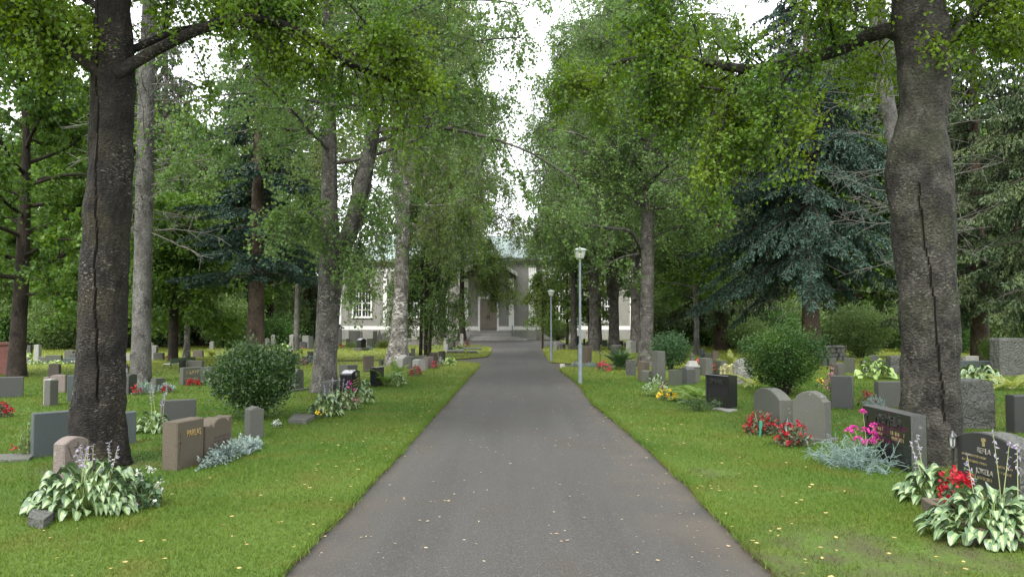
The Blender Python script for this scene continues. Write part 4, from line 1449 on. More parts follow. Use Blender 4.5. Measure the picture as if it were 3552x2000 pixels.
# green plant tag among the begonias
q = P(2622, 1510)
mb = MB()
box(mb, -0.012, 0.012, -0.001, 0.001, -0.02, 0.13)
box(mb, -0.02, 0.02, -0.0015, 0.0015, 0.131, 0.24)
o = mb.build('plant_tag', MT['plastictag'])
o.location = q + np.array((0, -0.18, 0))
o.rotation_euler = (0.15, 0.1, -0.5)
tag(o, 'green plastic plant tag stuck before the red begonias', 'plant tag')

# thin wire hook by the plinth
q = P(2885, 1552)
mb = MB()
tube(mb, [(0, 0, 0), (0, 0, 0.12), (-0.02, 0, 0.16), (-0.06, 0, 0.175), (-0.09, 0, 0.17)], 0.004, 5)
o = mb.build('wire_hook', MT['steel'])
o.location = q
tag(o, 'thin bent wire hook beside the shouldered grey headstone', 'hook')

# rubble wall on the right and the reddish wall on the far left
mb = MB()
a, b_ = P(2835, 1252), P(2935, 1250)
Lw = np.linalg.norm(b_ - a)
Hw = zat(2880, 1198, a)
rg = R_(8)
z = 0.0
while z < Hw - 0.02:
    hh = min(rg.uniform(0.14, 0.24), Hw - z)
    x = 0.0
    while x < Lw:
        ww = min(rg.uniform(0.16, 0.4), Lw - x + 0.05)
        y = rg.uniform(-0.05, 0.03)
        box(mb, x + 0.01, x + ww - 0.012, y, 0.5, z + 0.01, z + hh - 0.012, 0, 0, 0.03)
        x += ww
    z += hh
o = mb.build('rubble_wall', MT['lrough'])
o.location = a
o.rotation_euler = (0, 0, math.atan2(b_[1] - a[1], b_[0] - a[0]))
tag(o, 'low rubble stone wall behind the right graves', 'wall')
a = P(-120, 1300)
mb = MB()
box(mb, 0, 1.58, 0, 0.3, -0.1, zat(10, 1196, a), 0, 0, 0.03)
box(mb, -0.05, 1.63, -0.05, 0.35, zat(10, 1196, a) + 0.002, zat(10, 1186, a), 0, 0, 0.02)
MT['redwall'] = plain('red_brick_render', (0.17, 0.07, 0.055), 0.85, 0.3, (0.12, 0.055, 0.045), 30, 0.4)
o = mb.build('boundary_wall', MT['redwall'])
o.location = a
tag(o, 'reddish brick wall at the far left picture edge', 'wall')
# ------------------------------------------------------------------ bedding plants
def hosta_leaf_block(rng, az, r_in, r_out, H, L, Wd, droop, cols):
    """one hosta leaf: petiole arching out from the crown, blade hanging over at its end; returns V, outer F, inner F"""
    rows = 7
    s = np.linspace(0, 1, rows)
    # centre line in the radial plane
    rr = r_out - L * 0.55 + L * s * (1 - 0.25 * droop * s)
    zz = H * (1 + 0.25 * np.sin(s * math.pi * 0.8)) - droop * L * 0.75 * s ** 1.8
    prof = np.array([0.16, 0.72, 1.0, 0.98, 0.8, 0.46, 0.02]) * Wd / 2
    tw = rng.normal() * 0.6
    u = np.array([-1, -cols, 0, cols, 1.0])
    V = np.zeros((rows, 5, 3))
    lat = prof[:, None] * u[None]
    cup = np.abs(u)[None] ** 1.5 * prof[:, None] * 0.45 + rng.normal(size=(rows, 5)) * Wd * 0.018
    V[..., 0] = rr[:, None] + lat * math.sin(tw) * 0.3
    V[..., 1] = lat
    V[..., 2] = zz[:, None] + cup + lat * math.sin(tw)
    c, q = math.cos(az), math.sin(az)
    X = V[..., 0] * c - V[..., 1] * q
    Y = V[..., 0] * q + V[..., 1] * c
    V = np.stack([X, Y, V[..., 2]], -1)
    Fo, Fi = [], []
    for i in range(rows - 1):
        for j in range(4):
            f = (i * 5 + j, i * 5 + j + 1, i * 5 + j + 6, i * 5 + j + 5)
            (Fo if j in (0, 3) else Fi).append(f)
    pet = (np.array([r_in * c, r_in * q, 0.0]), V[0, 2])
    return V.reshape(-1, 3), Fo, Fi, pet


def hosta(loc, R, H, n, style, label, seed=1, stalks=0, sh=0.45, L=None, group=None, ellipse=(1, 1), rz=0.0, white=0, cat='hosta'):
    rng = R_(seed)
    t = thing('hosta_plant', label, cat, loc, rz, group)
    mb = MB()
    L0 = L or min(0.22, R * 0.5)
    inner, outer = {'cream': (2, 1), 'edge': (1, 2), 'green': (3, 3)}[style]
    P0, P1 = [], []
    for i in range(n):
        f = (i + 0.5) / n
        f = f ** 0.6
        az = i * 2.39996 + rng.normal() * 0.4
        ro = R * (0.22 + 0.78 * f) * rng.uniform(0.88, 1.08)
        hz = H * (1.0 - 0.78 * f ** 1.7) * rng.uniform(0.72, 1.15)
        ll = L0 * rng.uniform(0.75, 1.15)
        V, Fo, Fi, pet = hosta_leaf_block(rng, az, 0.05 * R, ro, hz, ll, ll * rng.uniform(0.46, 0.6), 0.1 + 0.9 * f * rng.uniform(0.3, 1.35), 0.36 if style == 'cream' else 0.68)
        V = V * np.array((ellipse[0], ellipse[1], 1))
        V[:, 2] = np.maximum(V[:, 2], 0.012)
        mb.add(V, Fo, outer - 1, True)
        mb.v[-1] = V
        mb.f.append((np.array(Fi) + mb.n - len(V), inner - 1, True))
        P0.append(pet[0] * np.array((ellipse[0], ellipse[1], 1)))
        P1.append(V[2])
    segs(mb, P0, P1, 0.006, 0.004, 2)
    mb.build('foliage', [MT['hgreen'], MT['hcream'], MT['hlight']], t)
    for i in range(stalks):
        m2 = MB()
        a, r = rng.uniform(0, 6.28), R * rng.uniform(0.05, 0.45)
        x, y = r * math.cos(a) * ellipse[0], r * math.sin(a) * ellipse[1]
        lx, ly = rng.normal() * 0.06, rng.normal() * 0.06
        hh = sh * rng.uniform(0.7, 1.1) + H * 0.7
        pts = [(x, y, 0.05), (x + lx * 0.3, y + ly * 0.3, hh * 0.5), (x + lx, y + ly, hh)]
        tube(m2, pts, [0.0042, 0.0034, 0.0022], 5, 0)
        nb = int(rng.integers(5, 13))
        zz = hh - np.linspace(0, 0.16 * sh / 0.45, nb)
        fr = zz / hh
        pos = np.column_stack([x + lx * fr ** 1.5, y + ly * fr ** 1.5, zz])
        leaves(m2, np.repeat(pos, 2, 0), 0.032 * (sh / 0.45) ** 0.5, 0.017, rng, 0.5, 1, spread=0.9, fold=0.2)
        m2.build('flower_stalk', [MT['stalk'], MT['lilac']], t)
    if white:
        m2 = MB()
        a = rng.uniform(0, 6.28, white)
        rr = 0.24 * np.sqrt(rng.uniform(0, 1, white))
        pos = np.column_stack([rr * np.cos(a), rr * np.sin(a), rng.uniform(0.02, 0.2, white)])
        leaves(m2, pos, 0.03, 0.028, rng, -0.4, 0)
        m2.build('blossoms', [MT['white']], t)
    return t


def dome(rng, n, R, H, inner=0.55, low=0.0, ell=(1, 1)):
    a = rng.uniform(0, 2 * math.pi, n)
    c = rng.uniform(low, 1, n)
    k = rng.uniform(inner, 1.0, n) * (1 + 0.12 * np.sin(a * 5 + c * 6))
    s = np.sqrt(1 - np.clip(c, 0, 1) ** 2)
    return np.column_stack([R * k * s * np.cos(a) * ell[0], R * k * s * np.sin(a) * ell[1], H * k * c + 0.01])


def bedding(loc, R, H, flower, label, seed=1, leaf='deepleaf', nl=220, nf=160, lsize=0.05, fsize=0.035, ell=(1, 1), rz=0.0, top=0.25, group=None, cat='flowers', name='flower_clump'):
    rng = R_(seed)
    t = thing(name, label, cat, loc, rz, group)
    mb = MB()
    pos = dome(rng, nl, R, H, 0.5, 0, ell)
    leaves(mb, pos, lsize, lsize * 0.85, rng, -0.1, 0, axis=pos / max(R, H) * 0.8, spread=0.7)
    st = pos[::4]
    segs(mb, st * np.array((0.25, 0.25, 0)), st, 0.004, 0.003, 1)
    mb.build('foliage', [MT[leaf], MT['stalk']], t)
    if nf:
        mb = MB()
        k = max(3, nf // 9)
        c = dome(rng, k, R * 1.02, H * 1.06, 0.9, top, ell)
        pos = np.repeat(c, 9, 0) + rng.normal(size=(k * 9, 3)) * fsize * 0.5
        leaves(mb, pos, fsize, fsize * 0.9, rng, -0.3, 0, spread=0.9)
        mb.build('blossoms', [MT[flower]], t)
    return t


def silver_bed(loc, R, H, n, label, ell=(1, 1), rz=0.0, seed=1, size=0.085, group=None, name='silver_foliage_plant'):
    rng = R_(seed)
    t = thing(name, label, 'silver foliage', loc, rz, group)
    mb = MB()
    b = dome(rng, n, R, H, 0.35, 0, ell)
    ax = norm(b + np.array((0, 0, 0.05)))
    # each lobed leaf is a short spine with narrow side lobes
    for k in range(4):
        leaves(mb, b + ax * size * 0.2 * k, size * (0.75 - 0.1 * k), size * 0.24, rng, 0, 0, axis=ax * 1.1, spread=0.55)
    mb.build('foliage', [MT['silver'], MT['silverstem']], t)
    return t


def fern(loc, n, L, label, mat='fern', seed=1, upright=0.75, group=None, az0=None, spread=6.283, wd=0.15, cat='fern'):
    rng = R_(seed)
    t = thing('fern', label, cat, loc, 0, group)
    mb = MB()
    for i in range(n):
        az = (az0 or 0) + (i + rng.uniform(-0.4, 0.4)) / n * spread
        l = L * rng.uniform(0.75, 1.1)
        m = 22
        s = np.linspace(0, 1, m)
        el = upright * rng.uniform(0.75, 1.2)
        ang = el * 1.45 - s * 1.35 * rng.uniform(0.7, 1.15)
        r = np.cumsum(np.cos(ang)) * l / m + 0.02
        z = np.maximum(np.cumsum(np.sin(ang)) * l / m, 0.03)
        c, q = math.cos(az), math.sin(az)
        C = np.column_stack([r * c, r * q, z])
        tube(mb, C[::3], 0.004, 4, 1, cap=False)
        T = norm(np.gradient(C, axis=0))
        side = np.array((-q, c, 0))
        up = np.cross(T, np.broadcast_to(side, T.shape))
        pl_ = wd * L * np.clip(np.sin((s * 0.93 + 0.07) * math.pi) ** 0.8, 0.02, 1) * 1.25
        st = 3
        for sg in (-1, 1):
            b = C[st:]
            d = norm(side * sg + T[st:] * 0.45 - np.array((0, 0, 0.18)))
            e = b + d * pl_[st:, None] * rng.uniform(0.85, 1.1, (m - st, 1))
            wv = T[st:] * (l / m) * 0.62
            mid = (b + e) / 2 + up[st:] * 0.006
            V = np.stack([b - wv * 0.3, mid - wv * 0.62, e, mid + wv * 0.62, b + wv * 0.4], 1).reshape(-1, 3)
            k = len(b)
            mb.add(V, np.arange(k)[:, None] * 5 + np.array([[0, 1, 2, 3, 4]]), 0)
    mb.build('frond', [MT[mat], MT['stalk']], t)
    return t


def shrub(loc, R, H, n, leaf, mat, label, seed=1, stem_h=0.2, stems=14, cat='shrub', ell=(1, 1), inner=0.3, group=None, bumps=0.16, name='shrub', flat=0.0):
    rng = R_(seed)
    t = thing(name, label, cat, loc, 0, group)
    mb = MB()
    for i in range(stems):
        a = i * 2.4 + rng.normal() * 0.3
        r1 = R * rng.uniform(0.25, 0.8)
        b = np.array((math.cos(a) * 0.07 * R, math.sin(a) * 0.07 * R, -0.02))
        e = np.array((math.cos(a) * r1 * ell[0], math.sin(a) * r1 * ell[1], H * rng.uniform(0.55, 0.9)))
        m_ = b * 0.4 + e * 0.6 * np.array((0.75, 0.75, 1)) + rng.normal(size=3) * 0.04 * R
        tube(mb, [b, (b + m_) / 2 + rng.normal(size=3) * 0.02, m_, e], np.array([0.014, 0.011, 0.008, 0.003]) * max(1, R / 0.6), 5, cap=False)
    mb.build('stem', MT['barkdark'], t)
    mb = MB()
    a = rng.uniform(0, 6.283, n)
    u = rng.uniform(-1, 1, n)
    k = rng.uniform(inner ** 3, 1, n) ** (1 / 3.0)
    off = rng.uniform(0, 6, 4)
    k = k * (1 + bumps * (np.sin(a * 3 + off[0] + u * 3) * 0.5 + np.sin(a * 7 + off[1]) * np.sin(u * 6 + off[2]) * 0.6))
    s = np.sqrt(1 - u ** 2)
    cz = stem_h * H
    hh = (H - cz) / 2
    # narrower towards the foot
    pos = np.column_stack([R * k * s * np.cos(a) * ell[0], R * k * s * np.sin(a) * ell[1], cz + hh + hh * k * u])
    f = np.clip((pos[:, 2] - cz) / (H - cz), 0, 1)
    pos[:, :2] *= (0.62 + 0.42 * np.sqrt(f))[:, None]
    # stray shoots that break the outline
    ns = n // 14
    sh_ = rng.integers(0, n, 26)
    k2 = rng.integers(0, 26, ns)
    pos[:ns] = pos[sh_[k2]] + norm(pos[sh_[k2]] - np.array((0, 0, cz))) * (rng.uniform(0, 0.2, (ns, 1)) * R) + rng.normal(size=(ns, 3)) * leaf * 0.5
    # clumps along short shoots: pull leaves toward random twig centres
    m = max(20, n // 28)
    cen = pos[rng.integers(0, n, m)]
    idx = rng.integers(0, m, n)
    sel = rng.uniform(size=n) < 0.62
    sel[:ns] = False
    pos[sel] = cen[idx[sel]] + rng.normal(size=(sel.sum(), 3)) * leaf * 1.5
    ax = norm(pos - np.array((0, 0, cz + hh * 0.4)))
    leaves(mb, pos, leaf, leaf * 0.6, rng, -0.05, 0, axis=ax * 0.9, spread=0.8, flat=flat)
    mb.build('foliage', MT[mat], t)
    return t


def wire_bush(loc, R, H, n, label, ell=(1, 1), rz=0.0, seed=1):
    rng = R_(seed)
    t = thing('wire_plant', label, 'silver plant', loc, rz)
    mb = MB()
    P0, P1 = [], []
    for i in range(n):
        p = np.array((rng.normal() * R * 0.35 * ell[0], rng.normal() * R * 0.35 * ell[1], 0.0))
        d = norm(np.array((p[0] / R * 1.2 + rng.normal() * 0.5, p[1] / R * 1.2 + rng.normal() * 0.5, 1.0)))
        for k in range(5):
            l = H * rng.uniform(0.2, 0.42)
            q = p + d * l
            q[2] = max(q[2], 0.01)
            P0.append(p); P1.append(q)
            if k > 0 and rng.uniform() < 0.8:
                b = norm(d + rng.normal(size=3) * 0.8)
                P0.append(q); P1.append(q + b * l * 0.8)
            d = norm(d + rng.normal(size=3) * 0.55 + np.array((p[0], p[1], -0.12 * k)) * 0.8)
            p = q
    segs(mb, P0, P1, 0.0036, 0.0026, 0)
    mb.build('stems', MT['silverstem'], t)
    return t


def geranium(loc, label, seed=3):
    rng = R_(seed)
    t = thing('geranium', label, 'flowers', loc, 0)
    mb = MB()
    pos = dome(rng, 150, 0.2, 0.26, 0.4)
    leaves(mb, pos, 0.06, 0.065, rng, -0.2, 0, axis=pos * 2, spread=0.6)
    mb.build('foliage', MT['deepleaf'], t)
    heads = [(-0.21, 0.0, 0.34), (-0.14, 0.02, 0.37), (-0.04, 0.0, 0.55), (-0.12, -0.03, 0.25), (-0.05, -0.05, 0.22), (0.03, -0.05, 0.23), (0.1, -0.02, 0.26), (0.08, 0.0, 0.4), (0.12, 0.02, 0.36), (0.06, -0.02, 0.31), (-0.02, 0.0, 0.35), (0.12, -0.02, 0.29)]
    for h in heads:
        m2 = MB()
        h = np.array(h)
        tube(m2, [h * np.array((0.3, 0.3, 0.1)), h * np.array((0.7, 0.7, 0.7)), h], 0.004, 5, 1)
        c = norm(rng.normal(size=(34, 3))) * 0.032
        c[:, 2] = np.abs(c[:, 2]) * 0.9
        leaves(m2, h + c, 0.026, 0.026, rng, 0, 0, axis=norm(c) * 1.0, spread=0.5)
        m2.build('flower_head', [MT['magenta'], MT['stalk']], t)
    return t


def span(px0, px1, py, sc=0.5):
    """centre and half width of something standing on the ground between two picture columns"""
    q = P((px0 + px1) / 2, py)
    return q, (px1 - px0) / 2 * q[1] / F_PX


# ---- left bed, nearest first
q, r = span(114, 500, 1768)
q = q + np.array((0, 0.02, 0))
hosta(q, 0.52, 0.3, 260, 'cream', 'big variegated hosta with cream centred leaves and lilac flower stalks, nearest on the left', 3, 7, 0.42, 0.132, ellipse=(1.0, 0.8))
q2 = P(500, 1758)
bedding(q2, 0.15, 0.3, 'white', 'white begonia at the right side of the biggest hosta', 5, 'deepleaf', 170, 170, 0.055, 0.032, top=0.0)
q = P(806, 1584)
a, b_ = P(705, 1632), P(908, 1545)
L_ = np.linalg.norm(b_ - a)
silver_bed((a + b_) / 2 + np.array((-0.02, 0, 0)), L_ / 2 + 0.05, 0.17, 420, 'long row of silvery dusty miller before the brown headstones', (1, 0.17), math.atan2(b_[1] - a[1], b_[0] - a[0]), 4)
q, r = span(470, 592, 1498)
hosta(q, r * 1.1, 0.22, 60, 'edge', 'white edged hosta with tall white flower stalks left of the dark square headstone', 6, 4, 0.55, 0.13)
q, r = span(70, 118, 1580)
bedding(q, 0.13, 0.38, 'red', 'leafy plant with red flowers low down beside the blue grey slab', 8, 'shrubpale', 260, 40, 0.04, 0.04, top=0.0)
q, r = span(-20, 35, 1446)
bedding(q, 0.16, 0.24, 'red', 'red flower clump at the left picture edge', 9, 'bronzeleaf', 200, 200)
q, r = span(470, 530, 1368)
silver_bed(q, 0.2, 0.26, 150, 'silver leaved plant right of the dark rough sided headstone', seed=3)
bedding(P(474, 1370), 0.09, 0.22, 'red', 'red flower ball beside the dark rough sided headstone', 10, nl=60, nf=140)
q, r = span(550, 600, 1360)
silver_bed(q, 0.18, 0.16, 120, 'silver leaved plant at the low greenish headstone', seed=7)
bedding(P(576, 1362), 0.08, 0.14, 'red', 'red flower ball among silver leaves at the low greenish headstone', 12, nl=40, nf=120)
q, r = span(654, 704, 1336)
bedding(q + np.array((0, -0.1, 0)), r * 1.05, 0.15, 'red', 'bright red flower mound before the gold lettered dark headstone', 13, nl=120, nf=330, ell=(1, 0.6), top=0.1)
q, r = span(716, 745, 1335)
bedding(q, 0.12, 0.2, 'white', 'small pale flowered plant left of the round bush foot', 14, 'shrubpale', 120, 30)
q = P(885, 1450)
shrub(q, 0.7, 1.17, 14500, 0.054, 'shrub', 'large round dark green bush on the left lawn', 3, 0.12, 16, bumps=0.2, inner=0.45)
q, r = span(945, 974, 1484)
bedding(q, 0.07, 0.1, 'white', 'tiny white flowers in grass right of the pointed pillar', 15, nl=20, nf=60, top=0.0)
# striped hosta group near the forked birch
q, r = span(1076, 1180, 1445)
hosta(q, r * 1.15, 0.3, 70, 'cream', 'striped hosta with pale flower spikes, left of its group by the forked birch', 16, 4, 0.45, 0.15)
q, r = span(1150, 1235, 1418)
hosta(q, r * 1.25, 0.3, 60, 'cream', 'striped hosta with pinkish blooms in the middle of the group', 17, 3, 0.42, 0.15)
bedding(P(1215, 1420), 0.2, 0.22, 'dusk', 'dusty pink flowers in front of the striped hostas', 18, 'shrubpale', 140, 130, 0.04, 0.03)
bedding(P(1217, 1395), 0.08, 0.4, 'magenta', 'small mauve flower among the striped hostas', 19, nl=40, nf=40)
bedding(P(1108, 1450), 0.14, 0.14, 'yellow', 'yellow flowers at the foot of the striped hostas', 20, nl=60, nf=40)
q, r = span(1230, 1292, 1400)
hosta(q, r * 1.15, 0.36, 70, 'edge', 'pale edged round hosta at the right end of the group', 21, 0, 0.4, 0.13)
# fern, begonias and the row right of the white birch
fern(P(1338, 1338), 12, 0.75, 'big bright fern before the white birch', 'fern', 22, 0.8)
fern(P(1378, 1318), 10, 0.7, 'bright fern just behind and right of the biggest fern', 'fern', 23, 0.9)
hosta(P(1375, 1338), 0.3, 0.24, 40, 'cream', 'small striped hosta under the bright ferns', 24, 0, L=0.12)
bedding(P(1440, 1305), 0.2, 0.27, 'red', 'red begonia clump before the pale rounded headstone', 25, 'bronzeleaf', 220, 260)
bedding(P(1508, 1279), 0.14, 0.2, 'pinkred', 'pinkish red flower clump at the pinkish headstone', 26, 'bronzeleaf', 120, 130)
bedding(P(1530, 1270), 0.13, 0.32, 'white', 'white flowers before the small black headstone', 27, 'deepleaf', 90, 150, top=0.0)
hosta(P(1562, 1266), 0.26, 0.24, 46, 'green', 'light green hosta at the lawn corner left of the path', 28, 0, L=0.16)
bedding(P(1050, 1266), 0.2, 0.2, 'dusk', 'dark red flowering plant left of the forked birch', 29, 'bronzeleaf', 160, 150)
silver_bed(P(1074, 1262), 0.2, 0.3, 130, 'silver leaved plant touching the forked birch', seed=9)
bedding(P(1218, 1332), 0.09, 0.2, 'red', 'single red flower behind the black arched stone', 30, nl=90, nf=18)
# far left rows
hosta(P(123, 1263), 0.42, 0.12, 50, 'cream', 'low pale hosta under the tall tapering stone', 31, L=0.13, ellipse=(1.2, 0.6))
hosta(P(190, 1261), 0.4, 0.1, 50, 'green', 'low pale green plant before the wide dark green stone', 32, L=0.12, ellipse=(1.2, 0.6))
hosta(P(94, 1243), 0.3, 0.2, 40, 'green', 'yellow green hosta at the far left tree', 33, L=0.15)
bedding(P(248, 1262), 0.22, 0.1, 'white', 'white flowers below the long low block', 34, nl=50, nf=80)
bedding(P(580, 1243), 0.16, 0.09, 'red', 'small red flowers far behind the grey spruce', 35, nl=40, nf=120)
fern(P(735, 1238), 14, 0.5, 'spiky yellow green plant behind the round bush', 'fernyel', 36, 0.9, cat='plant')
bedding(P(785, 1191), 0.4, 0.1, 'red', 'thin strip of red flowers at the far lantern post', 37, nl=60, nf=160, ell=(1, 0.4))
hosta(P(975, 1215), 0.5, 0.28, 40, 'green', 'yellowish broad hosta above the round bush', 38, L=0.26)
bedding(P(1056, 1210), 0.22, 0.12, 'pinkred', 'pink flowers before the dark rounded frame stone', 39, nl=40, nf=60)
bedding(P(1183, 1206), 0.24, 0.2, 'red', 'bright red flower bed right of the forked birch', 40, nl=60, nf=300, top=0.05, ell=(1, 0.5))
silver_bed(P(1278, 1213), 0.22, 0.2, 110, 'pale silver plant beside the black pointed stone', seed=11)
bedding(P(1264, 1211), 0.12, 0.28, 'white', 'white flowers in front of the black pointed stone', 42, nl=30, nf=70)
shrub(P(1328, 1207), 0.34, 0.38, 1600, 0.07, 'lf_yel', 'low yellow green shrub left of the white birch', 43, 0.02, 6)
shrub(P(1220, 1205), 0.45, 0.26, 900, 0.06, 'shrubpale', 'low pale plants right of the red flower bed', 44, 0.02, 5)
hosta(P(1580, 1218), 0.34, 0.2, 50, 'cream', 'white striped hosta by the tall pale grave stone', 45, L=0.16, ellipse=(1.5, 0.8))
bedding(P(1600, 1207), 0.3, 0.34, 'white', 'white flowers under the weeping birch', 46, 'shrubpale', 120, 170)
bedding(P(1585, 1206), 0.22, 0.22, 'red', 'small red flowers mixed with the white ones under the weeping birch', 47, nl=50, nf=90)
bedding(P(1619, 1206), 0.22, 0.42, 'red', 'bright red flower clump right of the weeping birch', 48, nl=60, nf=240, top=0.0)
fern(P(1531, 1199), 14, 0.7, 'yellow grass like plant beside the tall pink stone', 'fernyel', 49, 1.05, wd=0.05, cat='plant')
bedding(P(1500, 1208), 0.4, 0.16, 'white', 'white flowers on grass behind the thin stems', 50, 'shrubpale', 80, 110)

# ---- right beds, nearest first
a, b_ = P(3195, 1768), P(3345, 1870)
c0 = (a + b_) / 2
rz = math.atan2(b_[1] - a[1], b_[0] - a[0])
Lk = np.linalg.norm(b_ - a) + 0.12
kt = thing('grave_kerb', 'low brown granite kerb box holding the right hostas and red flowers', 'kerb', a, rz)
mb = MB()
box(mb, 0, Lk, 0, 0.06, -0.05, 0.11, 0, 0, 0.008)
box(mb, 0, 0.06, 0.062, 0.7, -0.05, 0.11, 0, 0, 0.008)
box(mb, Lk - 0.06, Lk, 0.062, 0.7, -0.05, 0.11, 0, 0, 0.008)
mb.build('kerb', MT['brown'], kt)
mb = MB()
box(mb, 0.063, Lk - 0.063, 0.063, 0.7, -0.04, 0.07)
mb.build('soil', MT['soil'], kt)
hosta(P(3215, 1740), 0.24, 0.24, 85, 'cream', 'smaller cream striped hosta left of the red flowers on the right', 61, 2, 0.5, 0.13)
q = P(3445, 1862)
hosta(q, 0.46, 0.27, 250, 'cream', 'largest cream striped hosta at the right foreground', 62, 4, 0.55, 0.128, ellipse=(1.15, 0.9))
bedding(P(3325, 1768) + np.array((0.02, 0.0, 0)), 0.17, 0.31, 'red', 'bright red flowers between the two right hostas', 63, 'deepleaf', 160, 420, 0.05, 0.038, top=0.2, ell=(1.15, 1))
a, b_ = P(2845, 1600), P(3120, 1655)
wire_bush((a + b_) / 2 + np.array((0, 0.05, 0)), 0.48, 0.22, 150, 'tangled silvery wire plant below the pink geranium', (1.0, 0.5), math.atan2(b_[1] - a[1], b_[0] - a[0]), 64)
geranium(P(3010, 1600), 'pink geranium with round flower heads before the polished black headstone')
bedding(P(2640, 1505), 0.22, 0.3, 'red', 'red begonia with the green tag before the grey arched headstone', 66, 'bronzeleaf', 330, 300, 0.055, 0.03, top=0.15)
bedding(P(2752, 1545), 0.23, 0.27, 'red', 'red begonia before the shouldered grey headstone', 67, 'bronzeleaf', 340, 290, 0.055, 0.03, top=0.1)
q = P(2722, 1368)
shrub(q, 0.92, 1.42, 15500, 0.056, 'shrub2', 'fine leaved round green bush on bare stems in the right lawn', 68, 0.13, 30, bumps=0.22, inner=0.4, flat=0.3)
fern(P(2420, 1392), 15, 0.78, 'pale green fern left of the polished black headstone', 'fern', 69, 0.62)
fern(P(2398, 1396), 8, 0.6, 'low pale fern spreading behind the yellow flowers', 'fern', 70, 0.45)
bedding(P(2312, 1385), 0.2, 0.18, 'yellow', 'yellow flower mound on the right lawn', 71, nl=130, nf=300, top=0.1)
hosta(P(2275, 1374), 0.33, 0.34, 80, 'edge', 'small leaved pale edged hosta left of the yellow flowers', 72, 0, L=0.1)
bedding(P(2308, 1366), 0.1, 0.3, 'magenta', 'mauve flowers behind the yellow mound', 73, 'bronzeleaf', 90, 40)
shrub(P(2420, 1425), 0.3, 0.22, 900, 0.03, 'shrub', 'low dark creeping plant before the polished black headstone', 74, 0.02, 4, ell=(1.4, 0.7))
fern(P(2610, 1345), 9, 0.8, 'pale fern arching behind the right round bush', 'fernyel', 75, 0.7)
bedding(P(2530, 1325), 0.3, 0.45, 'plume', 'cream plume grass right of the greenish square stone', 76, 'plume', 300, 200, 0.08, 0.05)
fern(P(2535, 1275), 14, 0.75, 'yellow green fern behind the cream plumes', 'fernyel', 77, 0.9)
shrub(P(2325, 1284), 0.68, 1.18, 6500, 0.06, 'ferndark', 'rounded blue green shrub beside the tall birch', 78, 0.1, 12, bumps=0.12)
fern(P(2150, 1283), 26, 0.95, 'big dark fern bush right of the nearest lamp post', 'ferndark', 79, 0.95)
fern(P(2165, 1280), 16, 0.7, 'lower dark fern fronds of the bush by the lamp', 'ferndark', 80, 0.5)
bedding(P(2094, 1287), 0.23, 0.26, 'pinkred', 'pink red begonia mound before the dark fern bush', 81, 'deepleaf', 130, 330, top=0.05)
bedding(P(2070, 1272), 0.2, 0.12, 'red', 'low red flowers left of the pink begonia mound', 82, nl=60, nf=110, ell=(1.2, 0.6))
silver_bed(P(2050, 1274), 0.2, 0.15, 90, 'silver plant at the foot of the brown pillar stones', seed=13)
silver_bed(P(2000, 1272), 0.22, 0.16, 90, 'silver plant left of the nearest lamp post', seed=14)
bedding(P(2003, 1268), 0.14, 0.26, 'red', 'few red flowers left of the nearest lamp post', 83, nl=60, nf=50)
bedding(P(1962, 1213), 0.2, 0.16, 'dusk', 'pale pink flowers by the small leaning dark stone', 84, nl=40, nf=60)
bedding(P(1994, 1212), 0.3, 0.4, 'white', 'white flowers at the foot of a far right trunk', 85, nl=50, nf=60)
bedding(P(2418, 1302), 0.12, 0.42, 'pinkred', 'pink flower tips behind the dark grey square stone', 86, nl=60, nf=40, top=0.6)
bedding(P(2468, 1300), 0.1, 0.4, 'pinkred', 'pink flower spike between the two square stones', 87, nl=40, nf=50, top=0.2)
bedding(P(2925, 1425) + np.array((0, 0.5, 0)), 0.17, 0.62, 'dusk', 'dusky pink flower heads above the dark square headstone', 88, 'shrubpale', 150, 230, 0.05, 0.035, top=0.6)
hosta(P(3035, 1312), 0.55, 0.42, 56, 'green', 'broad leaved light green plant left of the right birch trunk', 89, 0, L=0.26, cat='plant')
bedding(P(3010, 1412), 0.16, 0.3, 'red', 'red flowers right of the dark square headstone', 90, nl=80, nf=170, top=0.2)
silver_bed(P(3035, 1420), 0.16, 0.2, 90, 'silver plant beside the weathered grey headstone', seed=15)
bedding(P(2843, 1345), 0.08, 0.27, 'yellow', 'small yellow flower right of the round bush', 91, nl=40, nf=60, top=0.3)
bedding(P(3128, 1320), 0.08, 0.3, 'red', 'single red flower at the left side of the birch trunk', 92, nl=40, nf=22, top=0.7)
hosta(P(3395, 1330), 0.62, 0.38, 90, 'edge', 'wide white edged hosta behind the rough stone block', 93, 0, L=0.24)
fern(P(3510, 1352), 12, 0.9, 'yellowing fern at the right edge behind the rough stone block', 'fernyel', 94, 0.6)
# ------------------------------------------------------------------ trees
def dpx(x, y):
    """layout notes were taken on a 2576-wide copy of the photograph"""
    return x * W_PX / 2576.0, y * W_PX / 2576.0


def resample(pts, rad, step):
    pts, rad = np.asarray(pts, float), np.asarray(rad, float)
    d = np.concatenate([[0], np.cumsum(np.linalg.norm(np.diff(pts, axis=0), axis=1))])
    n = max(3, int(d[-1] / step))
    s = np.linspace(0, d[-1], n)
    # smooth the control polygon a little
    P_ = np.column_stack([np.interp(s, d, pts[:, i]) for i in range(3)])
    R2 = np.interp(s, d, rad)
    k = max(1, int(0.25 / step))
    if n > 4 * k + 2:
        ker = np.ones(2 * k + 1) / (2 * k + 1)
        for i in range(3):
            P_[k:-k, i] = np.convolve(P_[:, i], ker, 'valid')
        R2[k:-k] = np.convolve(R2, ker, 'valid')
    return P_, R2


